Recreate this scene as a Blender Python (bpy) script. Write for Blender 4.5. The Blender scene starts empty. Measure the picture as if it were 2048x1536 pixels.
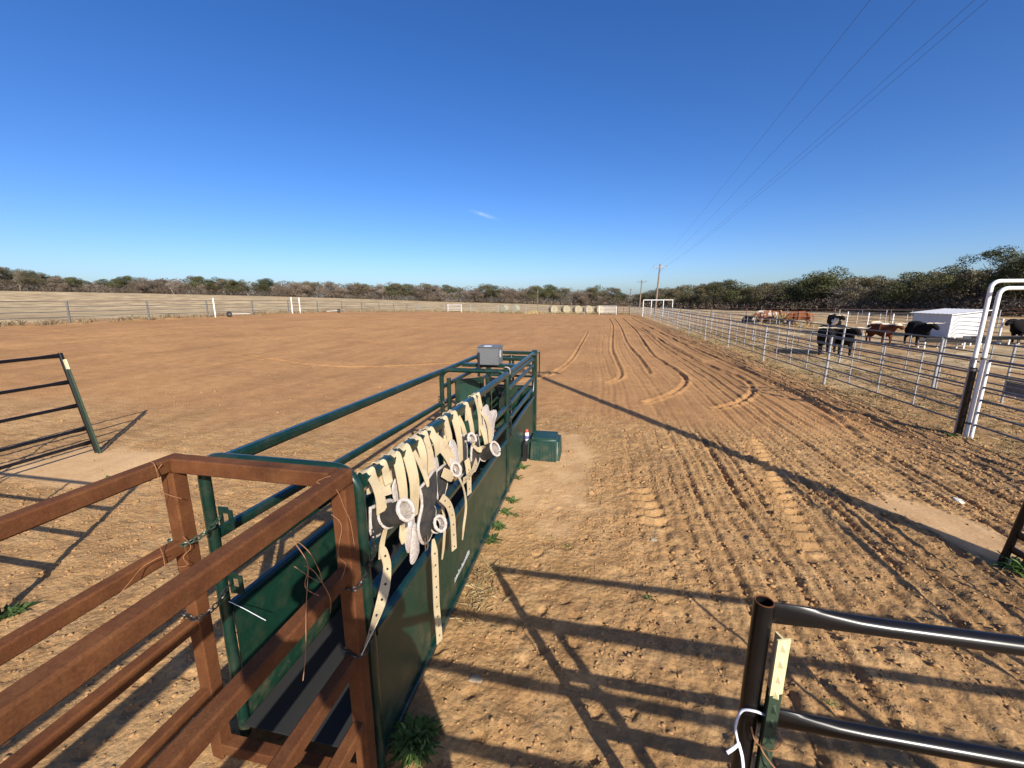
import bpy, bmesh, math, random
import numpy as np
from mathutils import Vector, Matrix

R = math.radians
rng = random.Random(11)
nrng = np.random.default_rng(5)
SC = bpy.context.scene
COL = SC.collection

# ---------------------------------------------------------------- camera, sky, sun, exposure
cam_d = bpy.data.cameras.new('camera')
cam_d.sensor_width = 36.0
cam_d.lens = 820.0 / 2048.0 * 36.0
cam_d.clip_start = 0.02
cam_d.clip_end = 2000
cam = bpy.data.objects.new('camera', cam_d)
COL.objects.link(cam)
cam.location = (0, 0, 2.6)
cam.rotation_euler = (R(90 - 11.71), 0, R(11.41))
SC.camera = cam

SUN_EL, SUN_AZ = 31.0, 145.0        # azimuth clockwise from +Y: the sun stands behind and to the right
sun_dir = Vector((math.sin(R(SUN_AZ)) * math.cos(R(SUN_EL)), math.cos(R(SUN_AZ)) * math.cos(R(SUN_EL)), math.sin(R(SUN_EL))))
world = bpy.data.worlds.new('World')
SC.world = world
world.use_nodes = True
wn = world.node_tree
wn.nodes.clear()
sky = wn.nodes.new('ShaderNodeTexSky')
sky.sky_type = 'NISHITA'
sky.sun_disc = False
sky.sun_elevation = R(SUN_EL)
sky.sun_rotation = R(SUN_AZ)
sky.altitude = 500
sky.air_density = 0.8
sky.dust_density = 2.0
sky.ozone_density = 4.0
bg = wn.nodes.new('ShaderNodeBackground')
bg.inputs['Strength'].default_value = 0.116
wo = wn.nodes.new('ShaderNodeOutputWorld')
hsv = wn.nodes.new('ShaderNodeHueSaturation')
hsv.inputs['Saturation'].default_value = 1.24
hsv.inputs['Hue'].default_value = 0.51
wn.links.new(sky.outputs[0], hsv.inputs['Color'])
# one faint wisp of high cloud, low above the far end
def _n(t, **k):
    n = wn.nodes.new(t)
    for a, b in k.items():
        setattr(n, a, b)
    return n
wtc = _n('ShaderNodeTexCoord')
_wb, _we = R(-11.41 - 3.7), R(10.7)
_wd = Vector((math.sin(_wb) * math.cos(_we), math.cos(_wb) * math.cos(_we), math.sin(_we)))
_wu = Vector((math.cos(_wb), -math.sin(_wb), 0))
_wv = _wd.cross(_wu) * -1
_wa, _wc = (_wu * 0.96 - _wv * 0.28), (_wv * 0.96 + _wu * 0.28)
_terms = []
for ax, sg in ((_wa, 0.022), (_wc, 0.0032)):
    d = _n('ShaderNodeVectorMath', operation='DOT_PRODUCT')
    wn.links.new(wtc.outputs['Generated'], d.inputs[0])
    d.inputs[1].default_value = ax / sg
    sb = _n('ShaderNodeMath', operation='SUBTRACT')
    wn.links.new(d.outputs['Value'], sb.inputs[0])
    sb.inputs[1].default_value = _wd.dot(ax) / sg
    pw = _n('ShaderNodeMath', operation='MULTIPLY')
    wn.links.new(sb.outputs[0], pw.inputs[0])
    wn.links.new(sb.outputs[0], pw.inputs[1])
    _terms.append(pw)
_sum = _n('ShaderNodeMath', operation='ADD')
wn.links.new(_terms[0].outputs[0], _sum.inputs[0])
wn.links.new(_terms[1].outputs[0], _sum.inputs[1])
_ng = _n('ShaderNodeMath', operation='MULTIPLY')
wn.links.new(_sum.outputs[0], _ng.inputs[0])
_ng.inputs[1].default_value = -1.0
_ex = _n('ShaderNodeMath', operation='EXPONENT')
wn.links.new(_ng.outputs[0], _ex.inputs[0])
_wnz = _n('ShaderNodeTexNoise')
_wnz.inputs['Scale'].default_value = 90
wn.links.new(wtc.outputs['Generated'], _wnz.inputs['Vector'])
_wm = _n('ShaderNodeMath', operation='MULTIPLY')
wn.links.new(_ex.outputs[0], _wm.inputs[0])
wn.links.new(_wnz.outputs['Fac'], _wm.inputs[1])
_wmx = _n('ShaderNodeMix', data_type='RGBA')
wn.links.new(_wm.outputs[0], _wmx.inputs['Factor'])
wn.links.new(hsv.outputs[0], _wmx.inputs['A'])
_wmx.inputs['B'].default_value = (3.2, 4.4, 6.0, 1)
wn.links.new(_wmx.outputs['Result'], bg.inputs[0])
wn.links.new(bg.outputs[0], wo.inputs[0])

sun_d = bpy.data.lights.new('sun', 'SUN')
sun_d.energy = 5.0
sun_d.angle = R(0.55)
sun_d.color = (1.0, 0.93, 0.82)
sun = bpy.data.objects.new('sun', sun_d)
COL.objects.link(sun)
sun.location = (10, -14, 12)
sun.rotation_euler = (-sun_dir).to_track_quat('-Z', 'Y').to_euler()

SC.view_settings.view_transform = 'Standard'
SC.view_settings.look = 'None'
SC.view_settings.gamma = 1.0
SC.view_settings.use_curve_mapping = False
SC.view_settings.exposure = 0.6

# ---------------------------------------------------------------- materials
MATS = {}

def new_mat(name):
    m = bpy.data.materials.new(name)
    m.use_nodes = True
    nt = m.node_tree
    b = nt.nodes['Principled BSDF']
    return m, nt, b

def mat(name, c1, c2=None, rough=0.6, metal=0.0, scale=6.0, bump=0.0, bscale=60.0, coat=0.0, contrast=(0.35, 0.65), c3=None, spec=0.5):
    if name in MATS:
        return MATS[name]
    m, nt, b = new_mat(name)
    L = nt.links
    b.inputs['Roughness'].default_value = rough
    b.inputs['Metallic'].default_value = metal
    b.inputs['Specular IOR Level'].default_value = spec
    if coat:
        b.inputs['Coat Weight'].default_value = coat
        b.inputs['Coat Roughness'].default_value = 0.25
    if c2 is None:
        b.inputs['Base Color'].default_value = (*c1, 1)
    else:
        tc = nt.nodes.new('ShaderNodeTexCoord')
        nz = nt.nodes.new('ShaderNodeTexNoise')
        nz.inputs['Scale'].default_value = scale
        nz.inputs['Detail'].default_value = 8
        nz.inputs['Roughness'].default_value = 0.65
        rp = nt.nodes.new('ShaderNodeValToRGB')
        rp.color_ramp.elements[0].position = contrast[0]
        rp.color_ramp.elements[0].color = (*c1, 1)
        rp.color_ramp.elements[1].position = contrast[1]
        rp.color_ramp.elements[1].color = (*c2, 1)
        if c3:
            e = rp.color_ramp.elements.new(min(0.95, contrast[1] + 0.15))
            e.color = (*c3, 1)
        L.new(tc.outputs['Object'], nz.inputs['Vector'])
        L.new(nz.outputs['Fac'], rp.inputs['Fac'])
        L.new(rp.outputs['Color'], b.inputs['Base Color'])
    if bump:
        tc2 = nt.nodes.new('ShaderNodeTexCoord')
        n2 = nt.nodes.new('ShaderNodeTexNoise')
        n2.inputs['Scale'].default_value = bscale
        n2.inputs['Detail'].default_value = 6
        bp = nt.nodes.new('ShaderNodeBump')
        bp.inputs['Strength'].default_value = bump
        bp.inputs['Distance'].default_value = 0.01
        L.new(tc2.outputs['Object'], n2.inputs['Vector'])
        L.new(n2.outputs['Fac'], bp.inputs['Height'])
        L.new(bp.outputs['Normal'], b.inputs['Normal'])
    MATS[name] = m
    return m

M_RUST = mat('rusted_steel', (0.066, 0.023, 0.0085), (0.120, 0.043, 0.015), rough=0.85, scale=4, spec=0.2, bump=0.12, bscale=260, c3=(0.160, 0.064, 0.022), contrast=(0.3, 0.62))
M_GREEN = mat('green_enamel', (0.0035, 0.020, 0.014), (0.006, 0.030, 0.021), rough=0.30, scale=3, coat=0.15, c3=(0.022, 0.038, 0.026), contrast=(0.35, 0.68))
M_GREEN2 = mat('green_sheet_enamel', (0.0035, 0.026, 0.015), (0.006, 0.038, 0.023), rough=0.46, scale=2.2, coat=0.05, c3=(0.026, 0.042, 0.025), contrast=(0.35, 0.66))
M_BLACKPIPE = mat('black_enamel_pipe', (0.006, 0.006, 0.007), (0.010, 0.009, 0.009), rough=0.27, scale=9, c3=(0.022, 0.016, 0.013), contrast=(0.4, 0.72), spec=0.32)
M_GALV = mat('galvanised_pipe', (0.27, 0.275, 0.28), (0.40, 0.405, 0.41), rough=0.5, metal=0.3, scale=20)
M_GALVD = mat('weathered_galvanised_pipe', (0.085, 0.083, 0.082), (0.15, 0.148, 0.146), rough=0.55, metal=0.2, scale=12)
M_WHITE = mat('white_paint', (0.78, 0.78, 0.76), (0.70, 0.69, 0.65), rough=0.5, scale=5)
M_WHITEM = mat('white_sheet_metal', (0.56, 0.565, 0.57), (0.52, 0.525, 0.53), rough=0.5, scale=2)
M_BROWNPIPE = mat('brown_rusted_pipe', (0.10, 0.05, 0.035), (0.17, 0.085, 0.055), rough=0.8, scale=8)
M_LEATHER = mat('tan_leather', (0.42, 0.325, 0.18), (0.54, 0.445, 0.285), rough=0.62, scale=7, bump=0.15, bscale=120, c3=(0.42, 0.25, 0.11), contrast=(0.32, 0.6))
M_PAD = mat('charcoal_canvas', (0.016, 0.015, 0.0145), (0.030, 0.028, 0.026), rough=0.85, scale=14, bump=0.4, bscale=500)
M_FLEECE = mat('white_fleece', (0.47, 0.405, 0.36), (0.60, 0.54, 0.48), rough=0.95, scale=60, bump=0.8, bscale=260)
M_HOLE = mat('dark_hole', (0.02, 0.012, 0.008), rough=0.9)
M_BRASS = mat('brass_buckle', (0.45, 0.36, 0.22), rough=0.35, metal=0.9)
M_STEEL = mat('bright_steel', (0.55, 0.55, 0.55), rough=0.3, metal=0.9)
M_GREY = mat('grey_powder_coat', (0.115, 0.12, 0.125), (0.13, 0.135, 0.14), rough=0.5, scale=30)
M_STICK = mat('white_sticker', (0.80, 0.80, 0.80), rough=0.4)
M_INK = mat('black_ink', (0.02, 0.02, 0.02), rough=0.5)
M_TUB = mat('green_plastic', (0.008, 0.036, 0.028), (0.013, 0.050, 0.040), rough=0.45, scale=6, c3=(0.06, 0.06, 0.045), contrast=(0.35, 0.72))
M_BLACKPL = mat('black_plastic', (0.012, 0.012, 0.013), rough=0.4)
M_TPOSTG = mat('tpost_green', (0.012, 0.030, 0.015), (0.02, 0.04, 0.02), rough=0.7, scale=20)
M_CREAM = mat('cream_paint', (0.62, 0.54, 0.30), (0.55, 0.45, 0.24), rough=0.7, scale=14, c3=(0.35, 0.22, 0.10), contrast=(0.4, 0.75))
M_ROPE = mat('white_twine', (0.62, 0.64, 0.72), rough=0.9)
M_WIRE = mat('rusty_wire', (0.20, 0.085, 0.035), (0.32, 0.16, 0.07), rough=0.8, scale=30)
M_CABLE = mat('weathered_cable', (0.09, 0.09, 0.095), rough=0.6)
M_WOODP = mat('weathered_pole_wood', (0.15, 0.105, 0.075), (0.24, 0.18, 0.135), rough=0.9, scale=5)
M_BARK = mat('bark', (0.045, 0.036, 0.028), (0.085, 0.07, 0.055), rough=0.95, scale=6)
M_TWIG = mat('grey_twigs', (0.18, 0.145, 0.115), (0.26, 0.215, 0.175), rough=0.95, scale=1.2)
M_HORN = mat('pale_horn', (0.46, 0.40, 0.30), (0.22, 0.18, 0.14), rough=0.5, scale=5)
M_TYRE = mat('black_rubber', (0.015, 0.015, 0.015), rough=0.8)
M_STRAW = mat('straw', (0.42, 0.30, 0.13), (0.58, 0.44, 0.20), rough=0.9, scale=9)
M_STRAW2 = mat('loose_hay', (0.50, 0.38, 0.17), (0.36, 0.25, 0.11), rough=0.95, scale=4)
M_BALE = mat('round_bale_hay', (0.25, 0.21, 0.13), (0.38, 0.33, 0.215), rough=0.95, scale=3, bump=0.6, bscale=60)
M_BALEG = mat('netted_bale_hay', (0.22, 0.21, 0.15), (0.36, 0.34, 0.25), rough=0.95, scale=4, bump=0.6, bscale=60)
M_CLOTH = mat('denim', (0.03, 0.045, 0.09), (0.05, 0.07, 0.13), rough=0.9, scale=20)
M_SHIRT = mat('dark_jacket', (0.04, 0.035, 0.03), rough=0.9)
M_SKIN = mat('skin', (0.55, 0.33, 0.24), rough=0.55)
M_HAIR = mat('hair', (0.04, 0.025, 0.015), rough=0.7)
M_STONE = mat('pale_stone', (0.34, 0.28, 0.20), (0.24, 0.19, 0.13), rough=0.9, scale=20)

def weather(m, dust, amount, grain=0.0, gscale=180.0, low=0.0):
    """settled dust, splashed soil near the ground and fine grain on a painted or rusted part"""
    nt = m.node_tree
    L, N = nt.links, nt.nodes
    b = N['Principled BSDF']
    src = b.inputs['Base Color'].links[0].from_socket
    tc = N.new('ShaderNodeTexCoord')
    geo = N.new('ShaderNodeNewGeometry')
    n1 = N.new('ShaderNodeTexNoise')
    n1.inputs['Scale'].default_value = 7
    n1.inputs['Detail'].default_value = 10
    n1.inputs['Roughness'].default_value = 0.72
    L.new(tc.outputs['Object'], n1.inputs['Vector'])
    r1 = N.new('ShaderNodeMapRange')
    r1.inputs['From Min'].default_value = 0.46
    r1.inputs['From Max'].default_value = 0.72
    L.new(n1.outputs['Fac'], r1.inputs['Value'])
    sx = N.new('ShaderNodeSeparateXYZ')
    L.new(geo.outputs['Position'], sx.inputs[0])
    lo = N.new('ShaderNodeMapRange')
    lo.inputs['From Min'].default_value = 0.45
    lo.inputs['From Max'].default_value = 0.02
    lo.inputs['To Min'].default_value = 0.0
    lo.inputs['To Max'].default_value = low
    L.new(sx.outputs['Z'], lo.inputs['Value'])
    ad = N.new('ShaderNodeMath')
    ad.operation = 'ADD'
    L.new(lo.outputs[0], ad.inputs[0])
    ad.inputs[1].default_value = amount
    mu = N.new('ShaderNodeMath')
    mu.operation = 'MULTIPLY'
    mu.use_clamp = True
    L.new(r1.outputs[0], mu.inputs[0])
    L.new(ad.outputs[0], mu.inputs[1])
    mx = N.new('ShaderNodeMix')
    mx.data_type = 'RGBA'
    L.new(mu.outputs[0], mx.inputs['Factor'])
    L.new(src, mx.inputs['A'])
    mx.inputs['B'].default_value = (*dust, 1)
    out = mx.outputs['Result']
    if grain:
        n2 = N.new('ShaderNodeTexNoise')
        n2.inputs['Scale'].default_value = gscale
        n2.inputs['Detail'].default_value = 4
        L.new(tc.outputs['Object'], n2.inputs['Vector'])
        r2 = N.new('ShaderNodeMapRange')
        r2.inputs['From Min'].default_value = 0.3
        r2.inputs['From Max'].default_value = 0.7
        r2.inputs['To Min'].default_value = 1 - grain
        r2.inputs['To Max'].default_value = 1 + grain
        L.new(n2.outputs['Fac'], r2.inputs['Value'])
        vm = N.new('ShaderNodeVectorMath')
        vm.operation = 'SCALE'
        L.new(out, vm.inputs[0])
        L.new(r2.outputs[0], vm.inputs['Scale'])
        out = vm.outputs['Vector']
    L.new(out, b.inputs['Base Color'])

weather(M_RUST, (0.19, 0.085, 0.030), 0.45, 0.20, 130)
weather(M_GREEN, (0.16, 0.115, 0.07), 0.14, 0.15, 60, 0.4)
weather(M_GREEN2, (0.17, 0.12, 0.07), 0.16, 0.15, 40, 0.55)
weather(M_BLACKPIPE, (0.12, 0.08, 0.05), 0.03, 0.0, 60, 0.3)
weather(M_TUB, (0.22, 0.15, 0.08), 0.05, 0.08, 60, 0.35)
weather(M_LEATHER, (0.24, 0.155, 0.08), 0.5, 0.10, 200)
weather(M_PAD, (0.17, 0.125, 0.085), 0.30, 0.15, 200)
weather(M_FLEECE, (0.30, 0.21, 0.15), 0.55, 0.15, 120)
weather(M_GREY, (0.22, 0.17, 0.12), 0.12, 0.06, 90)
weather(M_WHITEM, (0.34, 0.27, 0.20), 0.10, 0.0, 90, 0.5)

def foliage_mat(name, cols, trans=0.15):
    if name in MATS:
        return MATS[name]
    m, nt, b = new_mat(name)
    L = nt.links
    b.inputs['Roughness'].default_value = 0.75
    b.inputs['Specular IOR Level'].default_value = 0.25
    at = nt.nodes.new('ShaderNodeAttribute')
    at.attribute_name = 'tint'
    oi = nt.nodes.new('ShaderNodeObjectInfo')
    rp = nt.nodes.new('ShaderNodeValToRGB')
    rp.color_ramp.elements[0].position = 0.05
    rp.color_ramp.elements[0].color = (*cols[0], 1)
    rp.color_ramp.elements[1].position = 0.95
    rp.color_ramp.elements[1].color = (*cols[-1], 1)
    for i, c in enumerate(cols[1:-1]):
        e = rp.color_ramp.elements.new(0.05 + 0.9 * (i + 1) / (len(cols) - 1))
        e.color = (*c, 1)
    L.new(at.outputs['Fac'], rp.inputs['Fac'])
    hs = nt.nodes.new('ShaderNodeHueSaturation')
    mp = nt.nodes.new('ShaderNodeMapRange')
    mp.inputs['To Min'].default_value = 0.75
    mp.inputs['To Max'].default_value = 1.3
    L.new(oi.outputs['Random'], mp.inputs['Value'])
    L.new(mp.outputs[0], hs.inputs['Value'])
    L.new(rp.outputs['Color'], hs.inputs['Color'])
    L.new(hs.outputs['Color'], b.inputs['Base Color'])
    if trans:
        tb = nt.nodes.new('ShaderNodeBsdfTranslucent')
        L.new(hs.outputs['Color'], tb.inputs['Color'])
        mx = nt.nodes.new('ShaderNodeMixShader')
        mx.inputs[0].default_value = trans
        L.new(b.outputs[0], mx.inputs[1])
        L.new(tb.outputs[0], mx.inputs[2])
        L.new(mx.outputs[0], nt.nodes['Material Output'].inputs['Surface'])
    MATS[name] = m
    return m

M_OAK = foliage_mat('live_oak_leaves', [(0.042, 0.046, 0.018), (0.075, 0.078, 0.030), (0.12, 0.115, 0.05)])
M_OLIVE = foliage_mat('olive_leaves', [(0.065, 0.058, 0.030), (0.115, 0.098, 0.052), (0.17, 0.14, 0.08)])
M_BROWNL = foliage_mat('dry_brown_leaves', [(0.10, 0.076, 0.054), (0.165, 0.128, 0.094), (0.23, 0.185, 0.14)])
M_WEED = foliage_mat('green_weed', [(0.045, 0.09, 0.02), (0.085, 0.15, 0.038), (0.15, 0.22, 0.065)], 0.3)
M_DRYG = foliage_mat('dry_grass_blades', [(0.26, 0.19, 0.09), (0.42, 0.32, 0.16), (0.56, 0.45, 0.25)], 0.25)

M_DRYG2 = foliage_mat('grey_dry_weeds', [(0.16, 0.115, 0.07), (0.26, 0.19, 0.11), (0.38, 0.30, 0.18)], 0.2)

def hide_mat(name, base, spot, thr, scale=1.6, back=False):
    """cattle hide: base colour with patches of the spot colour"""
    m, nt, b = new_mat(name)
    L = nt.links
    b.inputs['Roughness'].default_value = 0.95
    b.inputs['Specular IOR Level'].default_value = 0.1
    tc = nt.nodes.new('ShaderNodeTexCoord')
    nz = nt.nodes.new('ShaderNodeTexNoise')
    nz.inputs['Scale'].default_value = scale
    nz.inputs['Detail'].default_value = 3
    L.new(tc.outputs['Object'], nz.inputs['Vector'])
    rp = nt.nodes.new('ShaderNodeValToRGB')
    rp.color_ramp.elements[0].position = thr
    rp.color_ramp.elements[0].color = (*base, 1)
    rp.color_ramp.elements[1].position = thr + 0.03
    rp.color_ramp.elements[1].color = (*spot, 1)
    if back:
        sx = nt.nodes.new('ShaderNodeSeparateXYZ')
        L.new(tc.outputs['Object'], sx.inputs[0])
        mr = nt.nodes.new('ShaderNodeMapRange')
        mr.inputs['From Min'].default_value = 1.08
        mr.inputs['From Max'].default_value = 1.25
        mr.inputs['To Min'].default_value = -0.1
        mr.inputs['To Max'].default_value = 0.35
        L.new(sx.outputs['Z'], mr.inputs['Value'])
        ad = nt.nodes.new('ShaderNodeMath')
        ad.operation = 'ADD'
        L.new(nz.outputs['Fac'], ad.inputs[0])
        L.new(mr.outputs[0], ad.inputs[1])
        L.new(ad.outputs[0], rp.inputs['Fac'])
    else:
        L.new(nz.outputs['Fac'], rp.inputs['Fac'])
    L.new(rp.outputs['Color'], b.inputs['Base Color'])
    MATS[name] = m
    return m

H_BLACK = hide_mat('black_hide', (0.010, 0.009, 0.009), (0.03, 0.018, 0.012), 0.62)
H_BROWN = hide_mat('brown_hide_white_back', (0.085, 0.030, 0.016), (0.62, 0.52, 0.40), 0.68, 2.0, True)
H_RED = hide_mat('red_hide', (0.20, 0.072, 0.032), (0.50, 0.40, 0.30), 0.60)
H_REDW = hide_mat('red_and_white_hide', (0.22, 0.085, 0.038), (0.55, 0.47, 0.37), 0.48, 2.2)
H_BW = hide_mat('black_and_white_hide', (0.012, 0.011, 0.010), (0.66, 0.62, 0.52), 0.50, 1.3)

# ---------------------------------------------------------------- mesh helpers
class MB:
    def __init__(self):
        self.v = []
        self.f = []

    def add(self, vs, fs):
        o = len(self.v)
        self.v.extend([tuple(p) for p in vs])
        self.f.extend([tuple(i + o for i in f) for f in fs])
        return self

    def box(self, c, s, rz=0.0):
        hx, hy, hz = s[0] / 2, s[1] / 2, s[2] / 2
        ca, sa = math.cos(rz), math.sin(rz)
        vs = []
        for x, y, z in [(-hx, -hy, -hz), (hx, -hy, -hz), (hx, hy, -hz), (-hx, hy, -hz), (-hx, -hy, hz), (hx, -hy, hz), (hx, hy, hz), (-hx, hy, hz)]:
            vs.append((c[0] + x * ca - y * sa, c[1] + x * sa + y * ca, c[2] + z))
        return self.add(vs, [(0, 3, 2, 1), (4, 5, 6, 7), (0, 1, 5, 4), (1, 2, 6, 5), (2, 3, 7, 6), (3, 0, 4, 7)])

    def sweep(self, pts, section, up=None, caps=True, closed=False):
        """section(i, t) -> list of (a, b) offsets along side and up vectors"""
        P = [Vector(p) for p in pts]
        n = len(P)
        T = []
        for i in range(n):
            if closed:
                d = P[(i + 1) % n] - P[i - 1]
            else:
                d = P[min(i + 1, n - 1)] - P[max(i - 1, 0)]
            T.append(d.normalized() if d.length > 1e-9 else Vector((0, 0, 1)))
        u = Vector(up) if up is not None else (Vector((0, 0, 1)) if abs(T[0].z) < 0.9 else Vector((0, 1, 0)))
        vs, k = [], 0
        for i in range(n):
            if up is not None:
                u2 = Vector(up)
            else:
                u2 = u
            u2 = (u2 - T[i] * u2.dot(T[i]))
            if u2.length < 1e-6:
                u2 = u
            u = u2.normalized()
            s = T[i].cross(u).normalized()
            sec = section(i, i / max(1, n - 1))
            k = len(sec)
            for a, b in sec:
                vs.append(P[i] + s * a + u * b)
        fs = []
        rngi = n if closed else n - 1
        for i in range(rngi):
            j = (i + 1) % n
            for q in range(k):
                r = (q + 1) % k
                fs.append((i * k + q, i * k + r, j * k + r, j * k + q))
        if caps and not closed:
            fs.append(tuple(range(k - 1, -1, -1)))
            fs.append(tuple((n - 1) * k + q for q in range(k)))
        return self.add(vs, fs)

    def tube(self, pts, r, n=10, caps=True, closed=False):
        circ = [(math.cos(2 * math.pi * q / n), math.sin(2 * math.pi * q / n)) for q in range(n)]
        rr = (lambda i: r[i]) if isinstance(r, (list, tuple)) else (lambda i: r)
        return self.sweep(pts, lambda i, t: [(a * rr(i), b * rr(i)) for a, b in circ], caps=caps, closed=closed)

    def square(self, p0, p1, w, h=None, c=None, up=(0, 0, 1)):
        h = h or w
        c = c if c is not None else 0.16 * min(w, h)
        a, b = w / 2, h / 2
        sec = [(a, -b + c), (a, b - c), (a - c, b), (-a + c, b), (-a, b - c), (-a, -b + c), (-a + c, -b), (a - c, -b)]
        d = (Vector(p1) - Vector(p0)).normalized()
        if abs(d.dot(Vector(up))) > 0.95:
            up = (0, 1, 0)
        return self.sweep([p0, p1], lambda i, t: sec, up=up)

    def ribbon(self, pts, wdir, width, th=0.005):
        ws = width if isinstance(width, (list, tuple)) else [width] * len(pts)
        wd = wdir if isinstance(wdir, list) else [wdir] * len(pts)
        P = [Vector(p) for p in pts]
        n = len(P)
        vs = []
        for i in range(n):
            t = (P[min(i + 1, n - 1)] - P[max(i - 1, 0)]).normalized()
            w = Vector(wd[i])
            w = (w - t * w.dot(t)).normalized()
            nn = t.cross(w)
            for a, b in ((-1, -1), (1, -1), (1, 1), (-1, 1)):
                vs.append(P[i] + w * a * ws[i] / 2 + nn * b * th / 2)
        fs = [(3, 2, 1, 0)]
        for i in range(n - 1):
            for q in range(4):
                r = (q + 1) % 4
                fs.append((i * 4 + q, i * 4 + r, i * 4 + 4 + r, i * 4 + 4 + q))
        fs.append(tuple((n - 1) * 4 + q for q in range(4)))
        return self.add(vs, fs)

    def lathe(self, prof, n=16, c=(0, 0, 0)):
        vs = []
        for r, z in prof:
            for q in range(n):
                a = 2 * math.pi * q / n
                vs.append((c[0] + r * math.cos(a), c[1] + r * math.sin(a), c[2] + z))
        fs = []
        for i in range(len(prof) - 1):
            for q in range(n):
                s = (q + 1) % n
                fs.append((i * n + q, i * n + s, i * n + n + s, i * n + n + q))
        fs.append(tuple(range(n - 1, -1, -1)))
        fs.append(tuple((len(prof) - 1) * n + q for q in range(n)))
        return self.add(vs, fs)

    def mesh(self, name, off=(0, 0, 0), smooth=False):
        me = bpy.data.meshes.new(name)
        o = off
        me.from_pydata([(p[0] - o[0], p[1] - o[1], p[2] - o[2]) for p in self.v], [], self.f)
        if smooth:
            smooth_mesh(me)
        return me


def smooth_mesh(me, ang=40):
    me.polygons.foreach_set('use_smooth', [True] * len(me.polygons))
    try:
        me.set_sharp_from_angle(angle=R(ang))
    except Exception:
        pass

def spline(pts, n=6):
    P = [Vector(p) for p in pts]
    out = []
    for i in range(len(P) - 1):
        p0, p1, p2, p3 = P[max(i - 1, 0)], P[i], P[i + 1], P[min(i + 2, len(P) - 1)]
        for k in range(n):
            t = k / n
            out.append(0.5 * ((2 * p1) + (p2 - p0) * t + (2 * p0 - 5 * p1 + 4 * p2 - p3) * t * t + (3 * p1 - p0 - 3 * p2 + p3) * t ** 3))
    out.append(P[-1])
    return out

def tag(o, label=None, cat=None, group=None, kind=None):
    if label:
        o['label'] = label
    if cat:
        o['category'] = cat
    if group:
        o['group'] = group
    if kind:
        o['kind'] = kind
    return o

def link(name, me, m=None, parent=None, loc=None, rz=None):
    if m is not None and not me.materials:
        me.materials.append(m)
    o = bpy.data.objects.new(name, me)
    COL.objects.link(o)
    if parent is not None:
        o.parent = parent
    if loc is not None:
        o.location = loc
    if rz is not None:
        o.rotation_euler = (0, 0, rz)
    return o

class Thing:
    """an Empty at the base of a thing; parts given in world coordinates"""
    def __init__(self, name, loc, label, cat, group=None):
        self.o = bpy.data.objects.new(name, None)
        self.o.empty_display_size = 0.2
        COL.objects.link(self.o)
        self.loc = Vector(loc)
        self.o.location = self.loc
        tag(self.o, label, cat, group)

    def part(self, name, mb, m, smooth=False, parent=None, label=None):
        o = link(name, mb.mesh(name, self.loc, smooth), m, parent or self.o)
        if label:
            o['label'] = label
        return o

    def share(self, name, me, m, at, rz=0.0, parent=None):
        o = link(name, me, m, parent or self.o, Vector(at) - self.loc, rz)
        return o

# ---------------------------------------------------------------- terrain
def ss(t):
    t = np.clip(t, 0, 1)
    return t * t * (3 - 2 * t)

def _hash(ix, iy, seed):
    h = (ix.astype(np.int64) * 374761393 + iy.astype(np.int64) * 668265263 + seed * 974634777) & 0xFFFFFFFF
    h = ((h ^ (h >> 13)) * 1274126177) & 0xFFFFFFFF
    h = h ^ (h >> 16)
    return (h & 0xFFFF) / 32767.5 - 1.0

def vnoise(x, y, seed):
    ix, iy = np.floor(x), np.floor(y)
    fx, fy = x - ix, y - iy
    fx = fx * fx * (3 - 2 * fx)
    fy = fy * fy * (3 - 2 * fy)
    a, b = _hash(ix, iy, seed), _hash(ix + 1, iy, seed)
    c, d = _hash(ix, iy + 1, seed), _hash(ix + 1, iy + 1, seed)
    return (a * (1 - fx) + b * fx) * (1 - fy) + (c * (1 - fx) + d * fx) * fy

def fbm(x, y, size, octv=3, seed=0):
    s, amp, tot = 0.0, 1.0, 0.0
    x, y = x / size, y / size
    for k in range(octv):
        ca, sa = math.cos(0.7 * k + 0.3), math.sin(0.7 * k + 0.3)
        s = s + amp * vnoise(x * ca - y * sa + 17.3 * k, x * sa + y * ca - 9.1 * k, seed + k)
        tot += amp
        amp *= 0.5
        x, y = x * 2.03, y * 2.03
    return s / tot

YAW = 11.41
# bearing profile of the far land: distance of the wood's edge and its ground level
_PX = np.array([-250, 0, 300, 600, 900, 1000, 1200, 1300, 1400, 1550, 1700, 1850, 1990, 2300.])
_DEP = np.array([120, 132, 150, 170, 170, 170, 170, 165, 135, 104, 84, 66, 56, 45.])
_ZB = np.array([5.6, 5.1, 4.5, 3.4, 1.4, 0.95, -0.3, -0.5, -0.6, -0.3, 0.1, 0.3, 0.5, 0.6])
_BB = np.arctan((_PX - 1024) * math.cos(R(11.71)) / 820.0)
_BR = _DEP / np.cos(_BB)
_BB = _BB - R(YAW)

def terr(x, y):
    left = 1.02 * ss((-8 - x) / 24.0) * (1 - 0.78 * ss((y - 36) / 42.0)) * ss((y + 12) / 14.0)
    r = np.hypot(x, y)
    b = np.arctan2(x, y)
    rf = np.interp(b, _BB, _BR)
    zf = np.interp(b, _BB, _ZB)
    w = ss((r - 0.42 * rf) / (0.58 * rf)) * ss((y + 5) / 15.0)
    return left + (zf - left) * w

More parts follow.
